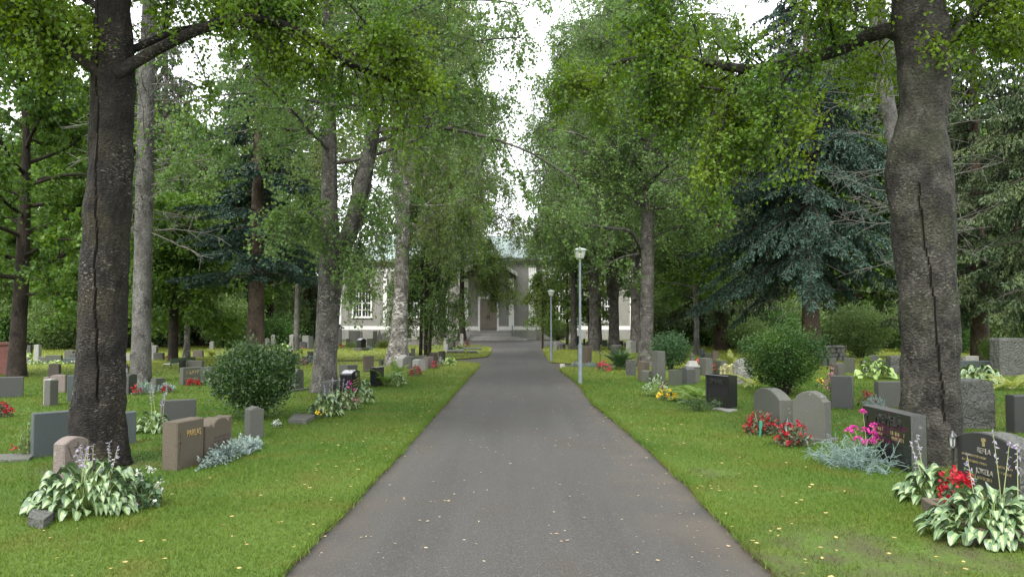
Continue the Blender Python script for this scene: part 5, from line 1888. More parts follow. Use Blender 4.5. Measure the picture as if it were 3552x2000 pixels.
def lump(seed, amp, fine=0.0):
    rg = R_(seed)
    ph = rg.uniform(0, 6.28, (9, 2))

    def f(r, a, pts):
        z = pts[:, 2][:, None]
        A = a[None]
        s = 0
        for i in range(9):
            m = i % 4 + 1
            s = s + np.sin(A * m + ph[i, 0] + z * (0.7 + 0.75 * i)) * np.sin(z * (0.9 + 0.8 * i) + ph[i, 1]) / (1 + 0.35 * i)
        r = r * (1 + amp * s * 0.55)
        if fine:
            r = r * (1 + rg.normal(size=r.shape) * fine)
        return r
    return f


def bend(start, d, length, rng, n=6, wig=0.12, up=0.0, sag=0.0):
    p = np.array(start, float)
    d = norm(np.array(d, float))
    out = [p.copy()]
    for i in range(n):
        s = (i + 1) / n
        d = norm(d + rng.normal(size=3) * wig + np.array((0, 0, up - sag * s)))
        p = p + d * length / n
        out.append(p.copy())
    return np.array(out)


class Twigs:
    def __init__(self):
        self.a, self.b = [], []

    def add(self, p, q):
        self.a.append(np.asarray(p, float).reshape(-1, 3))
        self.b.append(np.asarray(q, float).reshape(-1, 3))

    def get(self):
        return np.concatenate(self.a), np.concatenate(self.b)


def dress_limb(wood, tw, pts, L, rng, nb, blen, nt, tlen, weep, r0, t0=0.2, strand=2):
    n = len(pts) - 1
    T = norm(np.gradient(pts, axis=0))
    for j in range(nb):
        t = t0 + (1 - t0) * (j + rng.uniform(0, 1)) / nb
        f = min(t * n, n - 1e-6)
        i = int(f)
        p = pts[i] + (pts[i + 1] - pts[i]) * (f - i)
        side = norm(np.cross(T[i], rng.normal(size=3)))
        d = T[i] * 0.55 + side * 0.9 + np.array((0, 0, 0.18))
        bl = L * blen * (1.15 - 0.6 * t) * rng.uniform(0.6, 1.25)
        bp = bend(p, d, bl, rng, 4, 0.16, 0.04, 0.1 + 0.22 * weep)
        tube(wood, bp, np.linspace(r0 * 0.36 * (1.1 - 0.6 * t), r0 * 0.1, 5), 4, cap=False)
        s = rng.uniform(0.12, 1.0, nt) * 4
        k = np.minimum(s.astype(int), 3)
        q = bp[k] + (bp[k + 1] - bp[k]) * (s - k)[:, None]
        bt = norm(bp[k + 1] - bp[k])
        dd = norm(bt * 0.7 + rng.normal(size=(nt, 3)) * 0.6 + np.array((0, 0, -0.9 * weep)))
        ll = tlen * rng.uniform(0.5, 1.3, (nt, 1))
        for m in range(strand):
            q2 = q + dd * ll / strand
            tw.add(q, q2)
            dd = norm(dd + rng.normal(size=(nt, 3)) * 0.22 + np.array((0, 0, -1.3 * weep / max(1, strand - 1) - 0.1)))
            q = q2
        tw.add(bp[2:3], bp[3:4])
        tw.add(bp[3:4], bp[4:5])


def put_leaves(mb, tw, N, rng, leaf, lw, jitter, droop, mat=0, flat=0.0, axisw=0.0, shape=0.9):
    A, B = tw.get()
    l = np.linalg.norm(B - A, axis=1)
    # clumps: some shoots carry far more leaves than others
    w = l * rng.gamma(shape, 1.0, len(l))
    idx = rng.choice(len(l), N, p=w / w.sum())
    t = rng.uniform(0, 1, (N, 1))
    pos = A[idx] + (B[idx] - A[idx]) * t + rng.normal(size=(N, 3)) * jitter
    ax = norm(B[idx] - A[idx]) * axisw if axisw else None
    leaves(mb, pos, leaf, lw, rng, droop, mat, axis=ax, flat=flat)


def ztrunk(pts, z):
    i = np.clip(np.searchsorted(pts[:, 2], z) - 1, 0, len(pts) - 2)
    a, b = pts[i], pts[i + 1]
    f = np.clip((z - a[2]) / max(b[2] - a[2], 1e-6), 0, 1)
    return a + (b - a) * f


def decid(rng, trunks, zlo, zhi, nl, lenf, N, leaf, lw, elev=(0.15, 0.75), nb=9, blen=0.36, nt=7, tlen=0.55, weep=0.35, strand=2, k=16, limb_r=0.05, droop=0.4,
          jitter=0.05, sag=0.12, lumpy=0.04, azf=None, extra=(), ring=0.12, wd_r=0.004):
    """returns wood MB and leaf MB of a broad-leaved tree; trunks is a list of (pts, radii)"""
    wood, lf, tw = MB(), MB(), Twigs()
    fine = []
    for ti, (p, r) in enumerate(trunks):
        pp, rr = resample(p, r, ring)
        tube(wood, pp, rr, k, rfun=lump(int(rng.integers(1, 999)), lumpy))
        fine.append(pp)
    for i in range(nl):
        z = zlo + (zhi - zlo) * (i + rng.uniform(0, 0.8)) / nl
        pp = fine[i % len(fine)] if len(fine) > 1 else fine[0]
        z = np.clip(z, pp[0, 2] + 0.05, pp[-1, 2] - 0.05)
        b = ztrunk(pp, z)
        s = (z - zlo) / (zhi - zlo)
        az = i * 2.39996 + rng.normal() * 0.35
        if azf:
            az = azf(i, az)
        L = lenf(s) * rng.uniform(0.75, 1.2)
        el = elev[0] + (elev[1] - elev[0]) * (0.3 * rng.uniform() + 0.7 * s)
        d = (math.cos(az) * math.cos(el), math.sin(az) * math.cos(el), math.sin(el))
        lp = bend(b, d, L, rng, 7, 0.1, 0.03, sag)
        r0 = limb_r * (0.5 + 0.5 * L / max(lenf(0.4), 0.5))
        tube(wood, lp, np.linspace(r0, r0 * 0.18, 8), 6, cap=False)
        dress_limb(wood, tw, lp, L, rng, nb, blen, nt, tlen, weep, r0, 0.18, strand)
    for pts, r0, par in extra:
        pts = np.asarray(pts, float)
        L = np.sum(np.linalg.norm(np.diff(pts, axis=0), axis=1))
        pp, rr = resample(pts, np.linspace(r0, r0 * 0.3, len(pts)), 0.1)
        tube(wood, pp, rr, 10, rfun=lump(int(rng.integers(1, 999)), 0.08), cap=False)
        dress_limb(wood, tw, pp[::3] if len(pp) > 9 else pp, L, rng, par.get('nb', 14), par.get('blen', 0.3), par.get('nt', 8), par.get('tlen', tlen), par.get('weep', weep), r0, par.get('t0', 0.15), strand)
    A, B = tw.get()
    segs(wood, A, B, wd_r, wd_r * 0.6)
    if N:
        put_leaves(lf, tw, N, rng, leaf, lw, jitter, droop, shape=0.65)
    return wood, lf


def finish(name, base, label, wood, lf, bmat, lmat, cat='tree', group=None):
    t = thing(name, label, cat, base, 0, group)
    wood.build('trunk', bmat if isinstance(bmat, list) else MT[bmat], t)
    if lf is not None and lf.n:
        lf.build('crown', MT[lmat], t)
    return t


def trunk_px(rows, base, extend=None):
    """rows of (y, x0, x1) in layout pixels -> centre line and radii relative to base, at the base's distance"""
    pts, rad = [], []
    for y, x0, x1 in rows:
        a = at(*dpx((x0 + x1) / 2, y), base[1]) - base
        pts.append(a)
        rad.append((x1 - x0) / 2 * W_PX / 2576 * base[1] / F_PX)
    if extend:
        for dx, dy, dz, r in extend:
            pts.append(pts[-1] + np.array((dx, dy, dz)))
            rad.append(r)
    return pts, rad


def big_trunk(mb, pts, rad, seed, crack, base, lumpy, fine=0.006, k=120, wide=True, knob=0.02):
    pp, rr = resample(pts, rad, 0.05)
    f0 = lump(seed, lumpy, fine)
    cy = np.array([c[0] for c in crack])
    # crack given as (y px, offset from the axis as a fraction of the radius)
    zc = np.array([at(*dpx(200, c[0]), base[1])[2] for c in crack])
    fo = np.array([c[1] for c in crack])
    order = np.argsort(zc)
    marks = {}

    def f(r, a, pts_):
        r = f0(r, a, pts_)
        rg = R_(seed)
        # ridges running down into the roots at the foot
        foot = np.clip(1 - pts_[:, 2] / 0.55, 0, 1)[:, None] ** 2
        r = r * (1 + foot * (0.16 + 0.12 * np.sin(a[None] * 5 + seed)))
        for i in range(len(pts_)):
            z = pts_[i, 2]
            if zc.min() < z < zc.max():
                o = np.interp(z, zc[order], fo[order]) + rg.normal() * 0.003 + 0.035 * math.sin(z * 5.1 + seed) + 0.02 * math.sin(z * 13 + seed)
                ang = (2 * math.pi - math.acos(np.clip(o, -0.98, 0.98)))
                j = int(round(ang / (2 * math.pi) * k)) % k
                r[i, j] -= 0.035
                marks[i] = j
        return r
    tube(mb, pp, rr, k, rfun=f)
    V = mb.v[0]
    off = Vector((seed * 1.3, seed * 2.1, 0.0))
    ctr = np.repeat(pp, k, 0)
    nr = norm((V - ctr) * np.array((1, 1, 0.2)))
    rgh = np.array([mnoise.fractal(Vector((v[0] * 11, v[1] * 11, v[2] * 4.0)) + off, 1.0, 2.0, 4) * 0.017
                    + mnoise.noise(Vector((v[0] * 3.2, v[1] * 3.2, v[2] * 2.2)) + off) * knob for v in V])
    mb.v[0] = V + nr * rgh[:, None]
    F, m, s = mb.f[0]
    M = np.zeros(len(F), bool)
    for i, j in marks.items():
        if i < len(pp) - 1:
            M[i * k + j] = True
            if wide:
                M[i * k + (j - 1) % k] = True
    mb.f[0] = (F[~M], 0, True)
    mb.f.insert(1, (F[M], 1, True))
    return pp


def limb_px(pxs, Y0, Y1, base):
    n = len(pxs)
    return [at(x, y, Y0 + (Y1 - Y0) * i / (n - 1)) - base for i, (x, y) in enumerate(pxs)]


# --- the big dark birch on the left
rng = R_(101)
base = P(338, 1612)
rows = [(1165, 176, 312), (1060, 184, 310), (1000, 190, 309), (850, 200, 313), (700, 209, 319), (560, 215, 324), (470, 220, 329), (440, 226, 329), (300, 229, 331), (190, 233, 338), (150, 238, 334), (100, 239, 330), (0, 243, 326)]
pts, rad = trunk_px(rows, base, [(0.02, 0, 1.5, 0.24), (0.05, 0.1, 2.0, 0.18), (0.1, 0, 2.5, 0.08)])
wood = MB()
big_trunk(wood, pts, rad, 7, [(-10, -0.45), (60, -0.45), (170, -0.28), (300, -0.15), (430, -0.1), (600, 0.05), (800, 0.2), (950, 0.42), (1010, 0.5)], base, 0.03)
lf, tw = MB(), Twigs()
Y = base[1]
ex = [
    ([(400, 262), (470, 216), (520, 185), (590, 148), (730, 86), (880, 53), (990, 88), (1090, 118), (1170, 205), (1245, 243), (1290, 248), (1370, 285), (1470, 315), (1510, 326)], Y - 0.15, Y + 0.9, 0.072, dict(nb=30, blen=0.22, nt=9, t0=0.3)),
    ([(880, 53), (960, -20), (1040, -110)], Y + 0.3, Y + 0.8, 0.06, dict(nb=16, blen=0.4, nt=9)),
    ([(1320, 250), (1372, 215), (1385, 175), (1362, 140), (1330, 110)], Y + 0.7, Y + 0.4, 0.022, dict(nb=12, blen=0.45, nt=8)),
    ([(400, 300), (330, 250), (250, 180), (150, 95), (60, 20), (-30, -70)], Y - 0.1, Y - 0.6, 0.068, dict(nb=26, blen=0.3, nt=8, t0=0.3)),
    ([(150, 95), (80, 60), (30, 40), (-60, 60)], Y - 0.3, Y + 0.4, 0.035, dict(nb=14, blen=0.4, nt=8)),
]
for px, y0, y1, r0, par in ex:
    L3 = np.array(limb_px(px, y0, y1, base))
    pp, rr = resample(L3, np.linspace(r0, r0 * 0.28, len(L3)), 0.06)
    tube(wood, pp, rr, 12, 0, rfun=lump(int(rng.integers(1, 999)), 0.12), cap=False)
    L = np.sum(np.linalg.norm(np.diff(L3, axis=0), axis=1))
    dress_limb(wood, tw, pp[::4] if len(pp) > 12 else pp, L, rng, par['nb'], par['blen'], par['nt'], 0.5, 0.45, r0 * 0.6, par.get('t0', 0.1), 3)
for i in range(9):   # limbs above the picture, their twigs hang into it
    z = 4.6 + i * 0.5
    b0 = ztrunk(np.array(pts), z)
    az = i * 2.4 + 0.5
    lp = bend(b0, (math.cos(az), math.sin(az) * 0.7, 0.5), 2.3, rng, 6, 0.1, 0.02, 0.15)
    tube(wood, lp, np.linspace(0.05, 0.012, 7), 6, cap=False)
    dress_limb(wood, tw, lp, 2.3, rng, 12, 0.35, 9, 0.8, 0.7, 0.04, 0.2, 3)
A, B = tw.get()
segs(wood, A, B, 0.0035, 0.0022)
put_leaves(lf, tw, 50000, rng, 0.052, 0.043, 0.06, 0.45, shape=1.0)
tw = Twigs()   # the crown above the picture, which shades the foreground
for i in range(16):
    z = 6.2 + i * 0.22
    az = i * 2.4
    lp = bend(ztrunk(np.array(pts), z), (math.cos(az), math.sin(az), 0.45), 3.6, rng, 6, 0.1, 0.02, 0.1)
    tube(wood, lp, np.linspace(0.06, 0.012, 7), 6, cap=False)
    dress_limb(wood, tw, lp, 3.6, rng, 12, 0.35, 9, 0.6, 0.3, 0.05, 0.2, 2)
A, B = tw.get()
segs(wood, A, B, 0.004, 0.002)
put_leaves(lf, tw, 16000, rng, 0.1, 0.085, 0.07, 0.3)
finish('birch_tree', base, 'huge dark barked birch on the left with a long black crack down its trunk', wood, lf, [MT['barkT1'], MT['crack']], 'lf_near')

# --- the big crooked birch on the right
rng = R_(102)
base = P(3230, 1592)
rows = [(1160, 2268, 2412), (1050, 2272, 2408), (900, 2276, 2404), (750, 2264, 2400), (640, 2260, 2398), (560, 2248, 2396), (480, 2240, 2392), (420, 2230, 2388), (375, 2234, 2380), (345, 2254, 2374), (300, 2262, 2372), (200, 2267, 2382), (130, 2262, 2390), (80, 2252, 2380), (0, 2245, 2364)]
pts, rad = trunk_px(rows, base, [(-0.05, 0, 1.5, 0.24), (-0.05, 0.1, 2.0, 0.17), (0.05, 0, 2.5, 0.07)])
wood = MB()
big_trunk(wood, pts, rad, 23, [(480, -0.55), (560, -0.5), (700, -0.38), (800, -0.25), (900, -0.2), (1000, -0.12), (1050, 0.02)], base, 0.055, wide=False, knob=0.022)
lf, tw = MB(), Twigs()
Y = base[1]
ex = [
    ([(3195, 120), (3115, 102), (3075, 95), (3020, 120), (2930, 175), (2840, 195), (2730, 228), (2609, 246), (2527, 232), (2397, 212), (2373, 190), (2290, 195), (2204, 203), (2122, 222)], Y, Y + 1.6, 0.1, dict(nb=34, blen=0.22, nt=9, t0=0.3)),
    ([(2122, 222), (2095, 275), (2083, 309), (2030, 319), (1967, 290), (1933, 263)], Y + 1.6, Y + 2.2, 0.022, dict(nb=16, blen=0.4, nt=9)),
    ([(2373, 190), (2350, 130), (2310, 60), (2270, -30)], Y + 1.3, Y + 1.5, 0.03, dict(nb=14, blen=0.4, nt=9)),
    ([(2397, 212), (2300, 235), (2210, 285), (2200, 315)], Y + 1.2, Y + 1.0, 0.024, dict(nb=12, blen=0.4, nt=8)),
    ([(2609, 246), (2560, 280), (2525, 318), (2515, 380), (2500, 470), (2505, 560), (2470, 640)], Y + 0.9, Y + 0.7, 0.026, dict(nb=22, blen=0.3, nt=9)),
    ([(2590, 250), (2575, 310), (2580, 345), (2560, 420), (2600, 480), (2590, 560)], Y + 0.9, Y + 1.3, 0.022, dict(nb=16, blen=0.35, nt=9)),
    ([(2500, 310), (2420, 300), (2370, 370), (2310, 410), (2305, 440)], Y + 0.8, Y + 1.5, 0.018, dict(nb=14, blen=0.4, nt=8)),
    ([(2900, 180), (2880, 80), (2860, -40)], Y + 0.3, Y - 0.2, 0.03, dict(nb=14, blen=0.4, nt=8)),
    ([(2730, 228), (2680, 320), (2700, 420), (2730, 520)], Y + 0.6, Y + 0.2, 0.02, dict(nb=16, blen=0.35, nt=8)),
    ([(3225, 230), (3290, 145), (3330, 90), (3400, 30), (3480, -15), (3570, -80)], Y, Y - 0.4, 0.085, dict(nb=20, blen=0.3, nt=8, t0=0.2)),
    ([(3330, 90), (3380, 130), (3450, 180), (3500, 200)], Y, Y + 0.8, 0.02, dict(nb=12, blen=0.45, nt=8)),
    ([(3240, 120), (3225, 150), (3215, 165)], Y - 0.3, Y - 0.4, 0.012, dict(nb=4, blen=0.5, nt=3)),
]
for px, y0, y1, r0, par in ex:
    L3 = np.array(limb_px(px, y0, y1, base))
    pp, rr = resample(L3, np.linspace(r0, r0 * 0.28, len(L3)), 0.06)
    tube(wood, pp, rr, 12, 0, rfun=lump(int(rng.integers(1, 999)), 0.12), cap=False)
    L = np.sum(np.linalg.norm(np.diff(L3, axis=0), axis=1))
    dress_limb(wood, tw, pp[::4] if len(pp) > 12 else pp, L, rng, par['nb'], par['blen'], par['nt'], 0.45, 0.45, r0 * 0.6, par.get('t0', 0.1), 3)
for i in range(8):
    z = 4.8 + i * 0.5
    b0 = ztrunk(np.array(pts), z)
    az = i * 2.4 + 1.5
    lp = bend(b0, (math.cos(az), math.sin(az) * 0.7, 0.5), 2.2, rng, 6, 0.1, 0.02, 0.15)
    tube(wood, lp, np.linspace(0.05, 0.012, 7), 6, cap=False)
    dress_limb(wood, tw, lp, 2.2, rng, 11, 0.35, 9, 0.7, 0.6, 0.04, 0.2, 3)
A, B = tw.get()
segs(wood, A, B, 0.0035, 0.0022)
put_leaves(lf, tw, 46000, rng, 0.053, 0.044, 0.06, 0.4, shape=0.8)
tw = Twigs()  # unseen upper crown, extended to shade the foreground
for i in range(16):
    z = 6.4 + i * 0.22
    az = i * 2.4
    lp = bend(ztrunk(np.array(pts), z), (math.cos(az), math.sin(az), 0.45), 3.6, rng, 6, 0.1, 0.02, 0.1)
    tube(wood, lp, np.linspace(0.06, 0.012, 7), 6, cap=False)
    dress_limb(wood, tw, lp, 3.6, rng, 12, 0.35, 9, 0.6, 0.3, 0.05, 0.2, 2)
A, B = tw.get()
segs(wood, A, B, 0.004, 0.002)
put_leaves(lf, tw, 16000, rng, 0.1, 0.085, 0.07, 0.3)
finish('birch_tree', base, 'huge crooked grey birch on the right with a bulge halfway up and a thin crack', wood, lf, [MT['barkT6'], MT['crack']], 'lf_near')

# --- grey bare-stemmed spruce behind the left birch
def dead_branches(rng, wood, pts, z0, z1, n, L, r=0.012, up=0.1):
    tw = Twigs()
    for i in range(n):
        z = rng.uniform(z0, z1)
        b = ztrunk(pts, z)
        az = rng.uniform(0, 6.28)
        lp = bend(b, (math.cos(az), math.sin(az), up + rng.normal() * 0.2), L * rng.uniform(0.35, 1), rng, 5, 0.14, 0.02, 0.06)
        tube(wood, lp, np.linspace(r, r * 0.3, 6), 4, 1, cap=False)
        for j in range(2, 6):
            m = 3
            d = norm(norm(lp[j] - lp[j - 1]) * 0.6 + rng.normal(size=(m, 3)) * 0.7)
            tw.add(np.repeat(lp[j:j + 1], m, 0), lp[j] + d * L * rng.uniform(0.08, 0.25, (m, 1)))
    A, B = tw.get()
    segs(wood, A, B, r * 0.42, r * 0.25, 1)


def spruce_crown(rng, wood, lf, pts, H, zlo, Lmax, N, droop=0.45, hang=0.3, size=0.085, wid=0.028, step=0.36, per=5, taper=0.85, ins=0.25, bow=0.15, mat=0):
    tw = Twigs()
    z = zlo
    while z < H:
        s = (z - zlo) / (H - zlo)
        for k in range(per):
            L = Lmax * (1 - s) ** taper * rng.uniform(0.4, 1.18) + 0.15
            az = rng.uniform(0, 6.28)
            b = ztrunk(pts, z + rng.uniform(-0.12, 0.12))
            m = 7
            t = np.linspace(0, 1, m)
            dr = droop * rng.uniform(0.6, 1.3)
            zz = L * (bow * t - dr * t ** 1.6 + 0.16 * dr * t ** 4)
            lp = np.column_stack([b[0] + L * t * math.cos(az), b[1] + L * t * math.sin(az), b[2] + zz])
            lp[:, 2] = np.maximum(lp[:, 2], 0.35)
            tube(wood, lp, np.linspace(0.014 + 0.006 * L, 0.005, m), 5, 2, cap=False)
            nb = max(4, int(L / 0.15))
            u = np.linspace(ins, 1.0, nb) * (m - 1)
            i = np.minimum(u.astype(int), m - 2)
            p = lp[i] + (lp[i + 1] - lp[i]) * (u - i)[:, None]
            T = norm(lp[i + 1] - lp[i])
            sd = np.array((-math.sin(az), math.cos(az), 0))
            for sg in (-1, 1):
                d = norm(T * 0.75 + sd * sg * 0.8 + np.array((0, 0, -hang)) + rng.normal(size=(nb, 3)) * 0.15)
                l = (0.16 + 0.44 * L * (1 - u / (m - 1)) * 0.7)[:, None] * rng.uniform(0.7, 1.2, (nb, 1))
                q = p + d * l * 0.5
                tw.add(p, q)
                d2 = norm(d + np.array((0, 0, -hang * 0.9)))
                q2 = q + d2 * l * 0.5
                tw.add(q, q2)
            tw.add(lp[3:-1], lp[4:])
        z += step
    A, B = tw.get()
    segs(wood, A, B, 0.006, 0.003, 2)
    l = np.linalg.norm(B - A, axis=1)
    w = l * rng.gamma(1.6, 1.0, len(l))
    idx = rng.choice(len(l), N, p=w / w.sum())
    t = rng.uniform(0, 1, (N, 1))
    ax = norm(B[idx] - A[idx])
    leaves(lf, A[idx] + (B[idx] - A[idx]) * t, size, wid, rng, hang * 0.5 - 0.1, mat, axis=ax * 1.3, spread=0.62, fold=0.05, flat=0.25)


rng = R_(103)
base = P(488, 1326)
rows = [(968, 326, 381), (930, 330, 379), (800, 334, 378), (600, 340, 383), (400, 344, 386), (200, 350, 388), (0, 360, 396)]
pts, rad = trunk_px(rows, base, [(0.1, 0, 3, 0.12), (0.1, 0, 4, 0.03)])
wood, lf = MB(), MB()
pp, rr = resample(pts, rad, 0.12)
tube(wood, pp, rr, 28, rfun=lump(31, 0.03, 0.006))
dead_branches(rng, wood, np.array(pts), 3.2, 9.8, 70, 2.2, 0.02)
spruce_crown(rng, wood, lf, np.array(pts), pts[-1][2], 10.2, 2.2, 9000)
finish('spruce_tree', base, 'straight grey barked spruce with dead side twigs behind the left birch', wood, lf, [MT['barkgray'], MT['deadtwig'], MT['barkdark']], 'nd_dark')

# --- forked birch on the left
rng = R_(104)
base = P(1124, 1360)
Y = base[1]
rows = [(986, 778, 852), (950, 786, 848), (900, 790, 846), (800, 797, 853), (700, 802, 862), (640, 806, 868), (600, 806, 856), (560, 806, 850), (450, 810, 848), (300, 812, 846), (150, 814, 844), (0, 812, 838)]
pts, rad = trunk_px(rows, base, [(0, 0, 2.5, 0.07), (0, 0, 2, 0.02)])
rows2 = [(655, 830, 866), (610, 846, 890), (560, 868, 912), (480, 888, 932), (400, 908, 944), (300, 930, 962), (200, 944, 972), (0, 962, 986)]
pts2, rad2 = trunk_px(rows2, base, [(0.2, 0, 2.5, 0.06), (0.2, 0, 2, 0.02)])
ex = []
for px, y0, y1, r0, par in (
    ([(1120, 770), (1085, 740), (1040, 735), (960, 760)], Y, Y - 1.5, 0.05, dict(nb=14, blen=0.4, nt=9)),
    ([(1280, 700), (1310, 690), (1325, 740), (1320, 830)], Y, Y - 0.8, 0.03, dict(nb=8, blen=0.3, nt=6, weep=0.9)),
    ([(1290, 640), (1260, 760), (1230, 880), (1215, 980)], Y, Y - 1.0, 0.02, dict(nb=14, blen=0.3, nt=8, weep=0.9)),
):
    ex.append((np.array(limb_px(px, y0, y1, base)), r0, par))
wood, lf = decid(rng, [(pts, rad), (pts2, rad2)], 5.1, 12.5, 46, lambda s: 4.9 * (1 - 0.4 * s), 95000, 0.074, 0.06, (0.1, 0.7), 11, 0.36, 9, 0.85, 0.65, 3, 28, 0.05, 0.5, 0.045, 0.16, 0.035, extra=ex)
finish('birch_tree', base, 'tall birch with trunk forked in two on the left of the path', wood, lf, 'barkmid', 'lf_birch')

# --- white birch on the left
rng = R_(105)
base = P(1382, 1268)
Y = base[1]
rows = [(925, 962, 1036), (890, 972, 1030), (860, 980, 1024), (750, 990, 1026), (650, 994, 1030), (560, 996, 1032), (500, 1004, 1034), (400, 1012, 1036), (200, 1018, 1036), (0, 1022, 1034)]
pts, rad = trunk_px(rows, base, [(0, 0, 3, 0.05), (0, 0, 2, 0.02)])
rows2 = [(560, 998, 1012), (500, 989, 1008), (460, 987, 1006), (380, 984, 1000), (200, 978, 990), (0, 975, 984)]
pts2, rad2 = trunk_px(rows2, base, [(0, 0, 2, 0.04)])
ex = []
for px, y0, y1, r0, par in (
    ([(1430, 712), (1490, 715), (1550, 712), (1620, 690)], Y, Y - 2, 0.06, dict(nb=18, blen=0.4, nt=9, weep=1.0)),
    ([(1428, 778), (1470, 790), (1520, 797), (1570, 785), (1640, 760)], Y, Y - 1.5, 0.06, dict(nb=18, blen=0.4, nt=9, weep=1.0)),
    ([(1375, 800), (1310, 830), (1260, 900), (1240, 980)], Y, Y + 1.0, 0.035, dict(nb=22, blen=0.4, nt=9, weep=1.0)),
):
    ex.append((np.array(limb_px(px, y0, y1, base)), r0, par))
wood, lf = decid(rng, [(pts, rad), (pts2, rad2)], 6.6, 16.5, 46, lambda s: 4.4 * (1 - 0.5 * s ** 1.5), 70000, 0.095, 0.075, (0.15, 0.8), 11, 0.34, 9, 1.25, 0.95, 4, 24, 0.06, 0.6, 0.07, 0.16, 0.03, extra=ex, wd_r=0.005)
finish('birch_tree', base, 'weeping birch with pale patchy trunk left of the path', wood, lf, 'barkwhite', 'lf_weep')

# --- thin-stemmed group and the further left row
rng = R_(106)
base = P(1478, 1236)
wood, lf, tw = MB(), MB(), Twigs()
for i, (x0, x1, w) in enumerate(((1058, 1062, 7), (1071, 1074, 8), (1080, 1092, 6))):
    rws = [(898 - i * 3, x0 - w / 2 - 1, x0 + w / 2 + 1), (700, x1 - w / 2, x1 + w / 2), (520, x1 - w * 0.4, x1 + w * 0.4), (330, x1 + 2 - w * 0.25, x1 + 2 + w * 0.25)]
    p_, r_ = trunk_px(rws, base)
    p_[0] = p_[0] * np.array((1, 1, 0))
    pp, rr = resample(p_, r_, 0.2)
    tube(wood, pp, rr, 10)
    for j in range(22):
        z = 1.15 + j * 0.3
        az = rng.uniform(0, 6.28)
        lp = bend(ztrunk(pp, z), (math.cos(az), math.sin(az), 0.7), 2.0 * (1 - 0.03 * j), rng, 5, 0.12, 0.02, 0.34)
        tube(wood, lp, np.linspace(0.018, 0.005, 6), 5, cap=False)
        dress_limb(wood, tw, lp, 1.8, rng, 7, 0.4, 8, 0.7, 0.8, 0.016, 0.2, 3)
A, B = tw.get()
segs(wood, A, B, 0.005, 0.003)
put_leaves(lf, tw, 30000, rng, 0.1, 0.075, 0.05, 0.5)
finish('young_tree', base, 'young tree with three thin dark stems between the white birch and the church path', wood, lf, 'barkdark', 'lf_birch')

rng = R_(107)
base = P(1603, 1180)
rows = [(858, 1146, 1176), (830, 1153, 1171), (760, 1156, 1168), (600, 1158, 1168), (400, 1160, 1167)]
pts, rad = trunk_px(rows, base, [(0, 0, 5, 0.05)])
Y = base[1]
ex = []
for px, y0, y1, r0, par in (
    ([(1605, 950), (1650, 955), (1710, 970), (1760, 995), (1785, 1015)], Y, Y - 1, 0.06, dict(nb=26, blen=0.3, nt=10, weep=1.0, tlen=1.5)),
    ([(1605, 800), (1660, 745), (1720, 735), (1775, 765), (1805, 830)], Y, Y - 1.2, 0.05, dict(nb=34, blen=0.3, nt=12, weep=0.9, tlen=1.6)),
    ([(1605, 700), (1670, 630), (1730, 620), (1780, 660)], Y, Y - 0.8, 0.05, dict(nb=26, blen=0.3, nt=11, weep=0.9, tlen=1.6)),
    ([(1600, 880), (1650, 880), (1690, 930), (1710, 980), (1725, 1020)], Y, Y - 1.5, 0.05, dict(nb=26, blen=0.3, nt=10, weep=1.0, tlen=1.5)),
):
    ex.append((np.array(limb_px(px, y0, y1, base)), r0, par))
wood, lf = decid(rng, [(pts, rad)], 5.2, 17, 36, lambda s: 4.0 * (1 - 0.6 * s), 42000, 0.16, 0.11, (0.3, 0.9), 10, 0.34, 9, 1.9, 1.0, 4, 14, 0.07, 0.7, 0.12, 0.2, extra=ex, wd_r=0.008)
finish('birch_tree', base, 'weeping birch with dark trunk hanging before the church porch', wood, lf, 'barkdark', 'lf_weep')

for i, (px, D, H, lab) in enumerate(((1478, 43, 22, 'tall birch rising behind the thin stemmed tree left of the sky gap'), (1530, 54, 22, 'tallest far birch left of the sky gap'))):
    rng = R_(120 + i)
    base = at(px, VY, D) * np.array((1, 1, 0))
    wood, lf = decid(rng, [([(0, 0, -0.1), (0.1, 0, 3), (0, 0, 9), (0.2, 0, H - 4), (0.1, 0, H)], [0.3, 0.24, 0.2, 0.1, 0.02])], 6.5, H - 0.5, 40, lambda s: (3.3 + 2.2 * s) * (1 - 0.85 * max(0.0, s - 0.8) / 0.2), 42000, 0.14, 0.105, (0.3, 0.9), 10, 0.36, 8, 1.4, 0.9, 3, 12, 0.06, 0.6, 0.1, 0.15, wd_r=0.006)
    finish('birch_tree', base, lab, wood, lf, 'barkmid', 'lf_birch')

